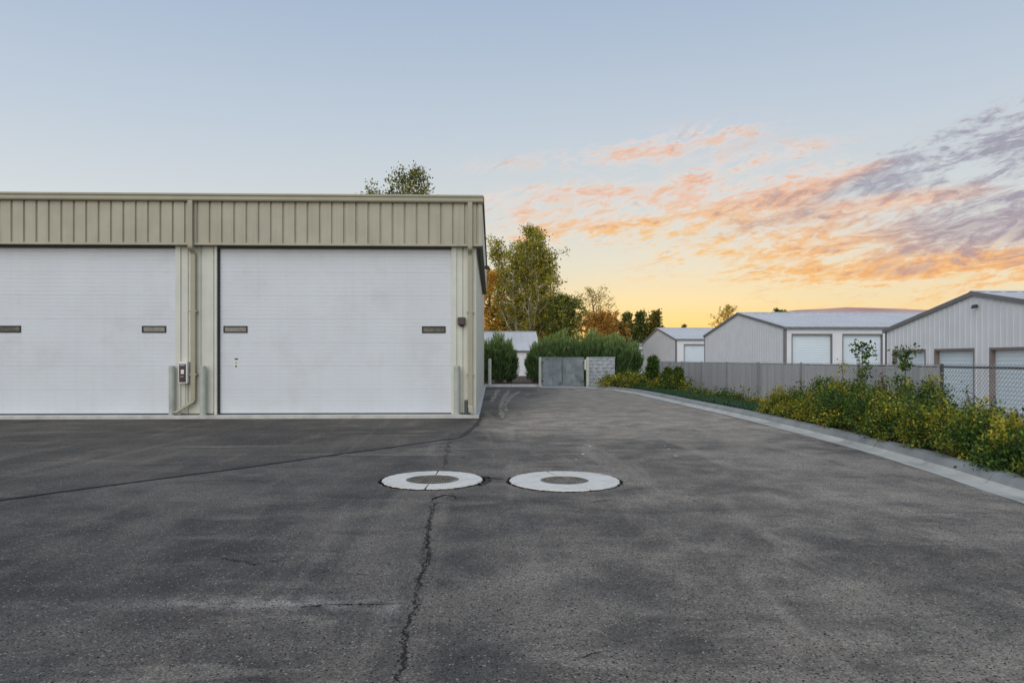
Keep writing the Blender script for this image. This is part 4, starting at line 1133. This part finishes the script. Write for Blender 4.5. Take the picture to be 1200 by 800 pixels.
# junipers of the hedge: upright feathery plumes
def juniper(px, t, ytop, width, label):
    h = CAM_H + (HORIZON - ytop) / F_PX * t
    b = at(px, t, 0.08); T = thing('juniper', b, label, 'shrub', 'junipers of the hedge')
    st_ = MB(); rr = random.Random(int(px * 7))
    npl = 40; P = []; D = []
    for k in range(npl):
        a = k * 2.4; f = math.sqrt((k + 0.5) / npl)
        r_ = width / 2 * f
        foot = Vector((math.cos(a) * r_ * 0.35, math.sin(a) * r_ * 0.35, 0.05))
        tip = Vector((math.cos(a) * r_ * 1.05, math.sin(a) * r_ * 1.05, (h - 0.08) * (1.0 - 0.45 * f ** 2.2) * rr.uniform(0.74, 1.08)))
        if k % 3 == 0: st_.tube([b + foot, b + foot.lerp(tip, 0.5), b + foot.lerp(tip, 0.9)], [0.03, 0.018, 0.006], 5)
        nn_ = 210
        u = RNG.uniform(0.02, 1.0, nn_) ** 0.8
        base_ = np.array(foot)[None] * (1 - u[:, None]) + np.array(tip)[None] * u[:, None]
        th = RNG.uniform(0, 6.28, nn_); rad = np.abs(RNG.normal(0, 0.17, nn_)) * (1.15 - u)
        base_[:, 0] += np.cos(th) * rad; base_[:, 1] += np.sin(th) * rad
        d = np.stack([np.cos(th) * 0.35 + (tip.x - foot.x) * 0.3, np.sin(th) * 0.35 + (tip.y - foot.y) * 0.3, np.full(nn_, 1.0)], 1) + RNG.normal(0, 0.12, (nn_, 3))
        P.append(base_); D.append(d)
    P = np.concatenate(P); D = np.concatenate(D); n_ = len(P)
    P[:, 2] = np.maximum(P[:, 2], 0.02)
    C = palette([(100, 130, 80), (80, 110, 72), (124, 146, 92), (56, 80, 56)], n_, 0.2)
    tip_lit = np.clip((P[:, 2] / max(h, 0.1) - 0.45) * 2.0, 0, 1)[:, None] * RNG.uniform(0, 1, (n_, 1))  # upper blades coloured lighter by height, in place of light on the tops
    C = C * (1 - tip_lit) + tip_lit * np.array(S(168, 184, 120)[:3])[None]
    L = RNG.uniform(0.16, 0.42, n_)
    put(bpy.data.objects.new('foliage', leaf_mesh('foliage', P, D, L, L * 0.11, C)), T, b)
    st_.build('stem', 'bark', T)
jun = [(571, 41.0, 399, 1.5, 'dark juniper against the garage corner, leftmost of the hedge'), (585, 40.6, 392.5, 1.5, 'tall juniper left of the gap in the hedge, behind the bollard'),
       (597, 41.2, 402, 0.9, 'small juniper on the left side of the gap in the hedge'), (628, 40.8, 402, 1.15, 'juniper on the right side of the gap, left of the gate'),
       (641, 41.0, 394, 1.7, 'juniper behind the left leaf of the gate'), (657, 41.4, 389, 1.8, 'juniper behind the middle of the gate'),
       (675, 41.2, 393, 1.8, 'juniper behind the right leaf of the gate'), (691, 41.0, 390, 1.7, 'juniper behind the right gate post'),
       (707, 41.2, 394, 1.6, 'juniper behind the block wall'), (723, 39.6, 390, 1.8, 'juniper at the right end of the block wall'),
       (737, 40.2, 395, 1.6, 'rightmost juniper of the hedge, beside the fence end')]
for j in jun: juniper(*j)

# yellow-green shrubs of the bed
SHY = [(160, 152, 56), (184, 168, 60), (136, 138, 50), (108, 118, 46)]
SHG = [(78, 106, 46), (58, 86, 42), (106, 130, 52), (46, 66, 36)]
def shrub(p, h, r, label, yellow, name='shrub', n=3200, leaf=0.050, group='shrubs of the planting bed', shoots=6, squash=1.0):
    b = Vector((p.x, p.y, 0.12)); T = thing(name, b, label, 'shrub', group)
    rr = random.Random(int(p.x * 991 + p.y * 37)); st_ = MB(); cen = []
    for k in range(34):
        a = k * 2.4 + rr.uniform(-.3, .3); f = math.sqrt((k + .5) / 34)
        ex = Vector((math.cos(a) * r * f, math.sin(a) * r * f * squash, h * (1 - 0.78 * f ** 2.6) * rr.uniform(0.80, 1.06)))
        mid_ = Vector((ex.x * 0.45, ex.y * 0.45, ex.z * 0.55))
        st_.tube([b + Vector((ex.x * .05, ex.y * .05, 0)), b + mid_, b + ex], [0.010, 0.007, 0.003], 4, False)
        for u in (0.55, 0.7, 0.85, 1.0):
            c = Vector((0, 0, 0)).lerp(mid_, u * 2) if u < 0.5 else mid_.lerp(ex, (u - 0.5) * 2)
            cen.append((c.x, c.y, c.z))
    for k in range(shoots):
        a = rr.uniform(0, 6.28); q = rr.uniform(0.2, 0.9)
        p0 = Vector((math.cos(a) * r * q, math.sin(a) * r * q, h * (1 - 0.5 * q * q) * 0.8)); p1 = p0 + Vector((rr.gauss(0, .08), rr.gauss(0, .08), rr.uniform(0.18, 0.38)))
        st_.tube([b + p0, b + p1], [0.005, 0.002], 3, False)
        for u in (0.3, 0.6, 0.9): cen.append(tuple(p0.lerp(p1, u)))
    cen = np.array(cen); per = n // len(cen)
    P, D, L, W, C = clump_leaves(cen, per, (0.06, 0.06, 0.05), leaf, SHY, None, 0.4, 0.25, 0.55)
    G_ = palette(SHG, len(P), 0.25)
    # variegation follows branches: low-frequency patches plus chance
    pat = np.array([mnoise.noise(Vector((q[0] * 1.7 + b.x * 1.7, q[1] * 1.7 + b.y * 1.7, q[2] * 2.5))) for q in cen])
    pat = np.repeat(pat, per)
    isy = (pat * 1.5 + RNG.uniform(0, 1, len(P))) < yellow
    C = np.where(isy[:, None], C, G_)
    P[:, 2] = np.maximum(P[:, 2], 0.01)
    put(bpy.data.objects.new('foliage', leaf_mesh('foliage', P, D, L, W, C)), T, b)
    st_.build('stem', 'stem', T)
    return T
def kx(y):
    for a, b in zip(kpath[:-1], kpath[1:]):
        if a.y <= y <= b.y: return a.x + (b.x - a.x) * (y - a.y) / max(1e-6, b.y - a.y)
    return kpath[-1].x
yy = 5.2; k = 0
front = []
while yy < 16.8:
    x = kx(yy) + 0.56 + 0.40
    front.append((yy, x)); yy += 1.02 + rnd.uniform(-.1, .12)
ordn = ['first', 'second', 'third', 'fourth', 'fifth', 'sixth', 'seventh', 'eighth', 'ninth', 'tenth', 'eleventh', 'twelfth', 'thirteenth', 'fourteenth']
for k, (y, x) in enumerate(front):
    hh = 0.56 + 0.13 * math.sin(k * 1.9) + (0.06 if 9.5 < y < 13 else 0) - (0.10 if y < 9.5 else 0) - (0.14 if y > 15 else 0)
    yl = 0.51 if k % 3 else 0.18
    shrub(Vector((x + rnd.uniform(-.08, .08), y, 0)), hh, 0.60, f'{"yellow" if yl > .5 else "green"} leafed shrub, {ordn[k]} from the near end along the kerb', yl, n=8600 if y < 12 else 6200)
yy = 5.6; k = 0
while yy < 16.6:
    x = 8.02 + rnd.uniform(-.12, .12)
    hh = 0.84 + 0.14 * math.sin(k * 2.3 + 1)
    if yy < 12.2: hh = 0.40 + 0.08 * math.sin(k * 2.3 + 1)
    yl = 0.40 if k % 2 else 0.18
    shrub(Vector((x, yy, 0)), hh, 0.70, f'{"yellow-green" if yl > .3 else "dark green"} shrub, {ordn[k]} from the near end along the fence', yl, n=6000)
    yy += 1.15 + rnd.uniform(-.1, .1); k += 1
# saplings shooting up in front of the fence
def sapling(px, t, ytop, spread_, label, n=260, cols=SHG, bare=0.35, leaf=0.06, lean=0.0):
    h = CAM_H + (HORIZON - ytop) / F_PX * t
    b = at(px, t, 0.12); T = thing('sapling', b, label, 'sapling', 'saplings at the fence')
    rr = random.Random(int(px)); st_ = MB(); cen = []
    pts_ = [Vector((lean * (q / 6) ** 1.5 + rr.gauss(0, .02), rr.gauss(0, .02), (h - 0.12) * q / 6)) for q in range(7)]
    st_.tube([b + p for p in pts_], [0.018 - 0.0022 * q for q in range(7)], 6)
    for k in range(26):
        f = bare + (1 - bare) * rr.random(); q = f * 6; i_ = min(5, int(q)); p = pts_[i_].lerp(pts_[i_ + 1], q - i_)
        e = p + Vector((rr.gauss(0, spread_), rr.gauss(0, spread_), rr.uniform(0.02, 0.16)))
        st_.tube([b + p, b + e], [0.005, 0.002], 3, False)
        cen += [tuple(p.lerp(e, 0.5)), tuple(e)]
    P, D, L, W, C = clump_leaves(np.array(cen), max(3, n // len(cen)), (0.045, 0.045, 0.045), leaf, cols, None, 0.3)
    put(bpy.data.objects.new('foliage', leaf_mesh('foliage', P, D, L, W, C)), T, b)
    st_.build('stem', 'stem', T)
sapling(1009, 15.0, 403, 0.13, 'tall leafy green sapling standing above the fence top', 620, SHG, 0.25, 0.07, 0.03)
sapling(1060, 13.6, 411, 0.10, 'sapling with a tuft of leaves at its top, right of the tallest one', 300, SHG, 0.72, 0.07, 0.02)
sapling(985, 15.2, 431, 0.05, 'slim yellow-green shoot left of the tallest sapling', 220, SHY, 0.3, 0.05, 0.06)
sapling(1056, 13.2, 446, 0.13, 'low bushy sapling in front of the chain link', 420, SHG, 0.2, 0.06)
sapling(940, 16.4, 448, 0.12, 'thin sapling at the far end of the yellow shrubs', 160, SHG, 0.3, 0.05, 0.03)
sapling(1136, 11.2, 463, 0.10, 'green shoot right of the dark fence post', 200, SHG, 0.3, 0.05, -0.03)
sapling(1032, 13.4, 440, 0.04, 'brown leaning dry shoot between the saplings', 120, [(132, 96, 50), (110, 84, 48)], 0.2, 0.045, 0.05)
# dark creepers at the foot of the fence, far yellow shrubs
for k, (px_, t_, yt) in enumerate(((803, 27.5, 453), (812, 26.2, 455), (823, 25.0, 458), (832, 24.2, 458), (846, 23.0, 458), (855, 22.3, 463), (866, 21.5, 461), (884, 20.3, 465))):
    h = CAM_H + (HORIZON - yt) / F_PX * t_
    b = at(px_, t_); b.x = min(b.x, 8.62)
    shrub(b, max(0.25, h - 0.12), 0.32, f'small dark climber at the fence foot, {ordn[k]} from the far end', 0.0, 'creeper', 700, 0.06, 'dark plants at the fence foot', 3, 1.6)
far = [(716, 34.6, 441, 0.8, .6), (729, 34.2, 439, 1.0, .65), (741, 33.4, 437, 1.0, .7), (753, 32.4, 439, 1.0, .5), (766, 31.4, 440, 1.0, .55), (779, 30.0, 442, 0.95, .5), (791, 28.8, 444, 0.85, .45)]
for k, (px_, t_, yt, r_, yl) in enumerate(far):
    h = CAM_H + (HORIZON - yt) / F_PX * t_
    shrub(at(px_, t_), h - 0.12, r_, f'yellow-green shrub on the bend of the kerb, {ordn[k]} from the block wall', yl, 'shrub', 1800, 0.085, 'shrubs on the kerb bend', 4)
tree('young_conifer', 'small narrow evergreen among the yellow shrubs at the far fence', 765, 31.2, 1.62, 0.62, SHG, None, 'cone', 0.09, 40, 16, z0=0.12, seed=61, base=0.03, cat='shrub', spread=0.05)
tree('young_conifer', 'narrow bush just right of the small evergreen at the fence', 783, 29.6, 1.10, 0.5, SHG + SHY[:1], None, 'cone', 0.08, 34, 14, z0=0.12, seed=62, base=0.03, cat='shrub', spread=0.05)
tree('young_conifer', 'narrow upright bush at the end of the far yellow shrubs', 795, 28.6, 1.12, 0.46, SHG + SHY[:1], None, 'cone', 0.08, 34, 14, z0=0.12, seed=63, base=0.03, cat='shrub', spread=0.05)
# low blue-green ground cover along the kerb
P = []
rr = np.random.default_rng(5)
ns = 30000
ysr = rr.uniform(15.6, 31.5, ns); off = rr.uniform(0.56, 1.35, ns)
P = np.stack([np.array([kx(v) for v in ysr]) + off, ysr, 0.11 + rr.uniform(0, 0.10, ns)], 1)
D = rr.normal(0, 0.5, (ns, 3)); D[:, 2] += 1.0
C = palette([(74, 104, 78), (58, 88, 70), (92, 118, 84), (46, 72, 58)], ns, 0.2)
o = put(bpy.data.objects.new('ground_cover', leaf_mesh('ground_cover', P, D, rr.uniform(0.05, 0.12, ns), 0.018, C)))
tag(o, 'low blue-green ground cover strip between kerb and fence', 'ground cover', kind='stuff')
# fallen leaves and twigs mulch under the shrubs
ns = 9000
ysr = rr.uniform(4, 34, ns); xs2 = np.array([kx(v) for v in ysr]); u = rr.uniform(0, 1, ns)
P = np.stack([xs2 + 0.74 + u * (8.75 - xs2 - 0.74), ysr, np.full(ns, 0.135)], 1)
D = rr.normal(0, 1, (ns, 3)); D[:, 2] *= 0.25
o = put(bpy.data.objects.new('leaf_litter', leaf_mesh('leaf_litter', P, D, 0.06, 0.03, palette([(120, 96, 58), (92, 72, 46), (140, 118, 60)], ns, 0.3))))
tag(o, 'dry leaf litter on the soil of the planting bed', 'leaf litter', kind='stuff')
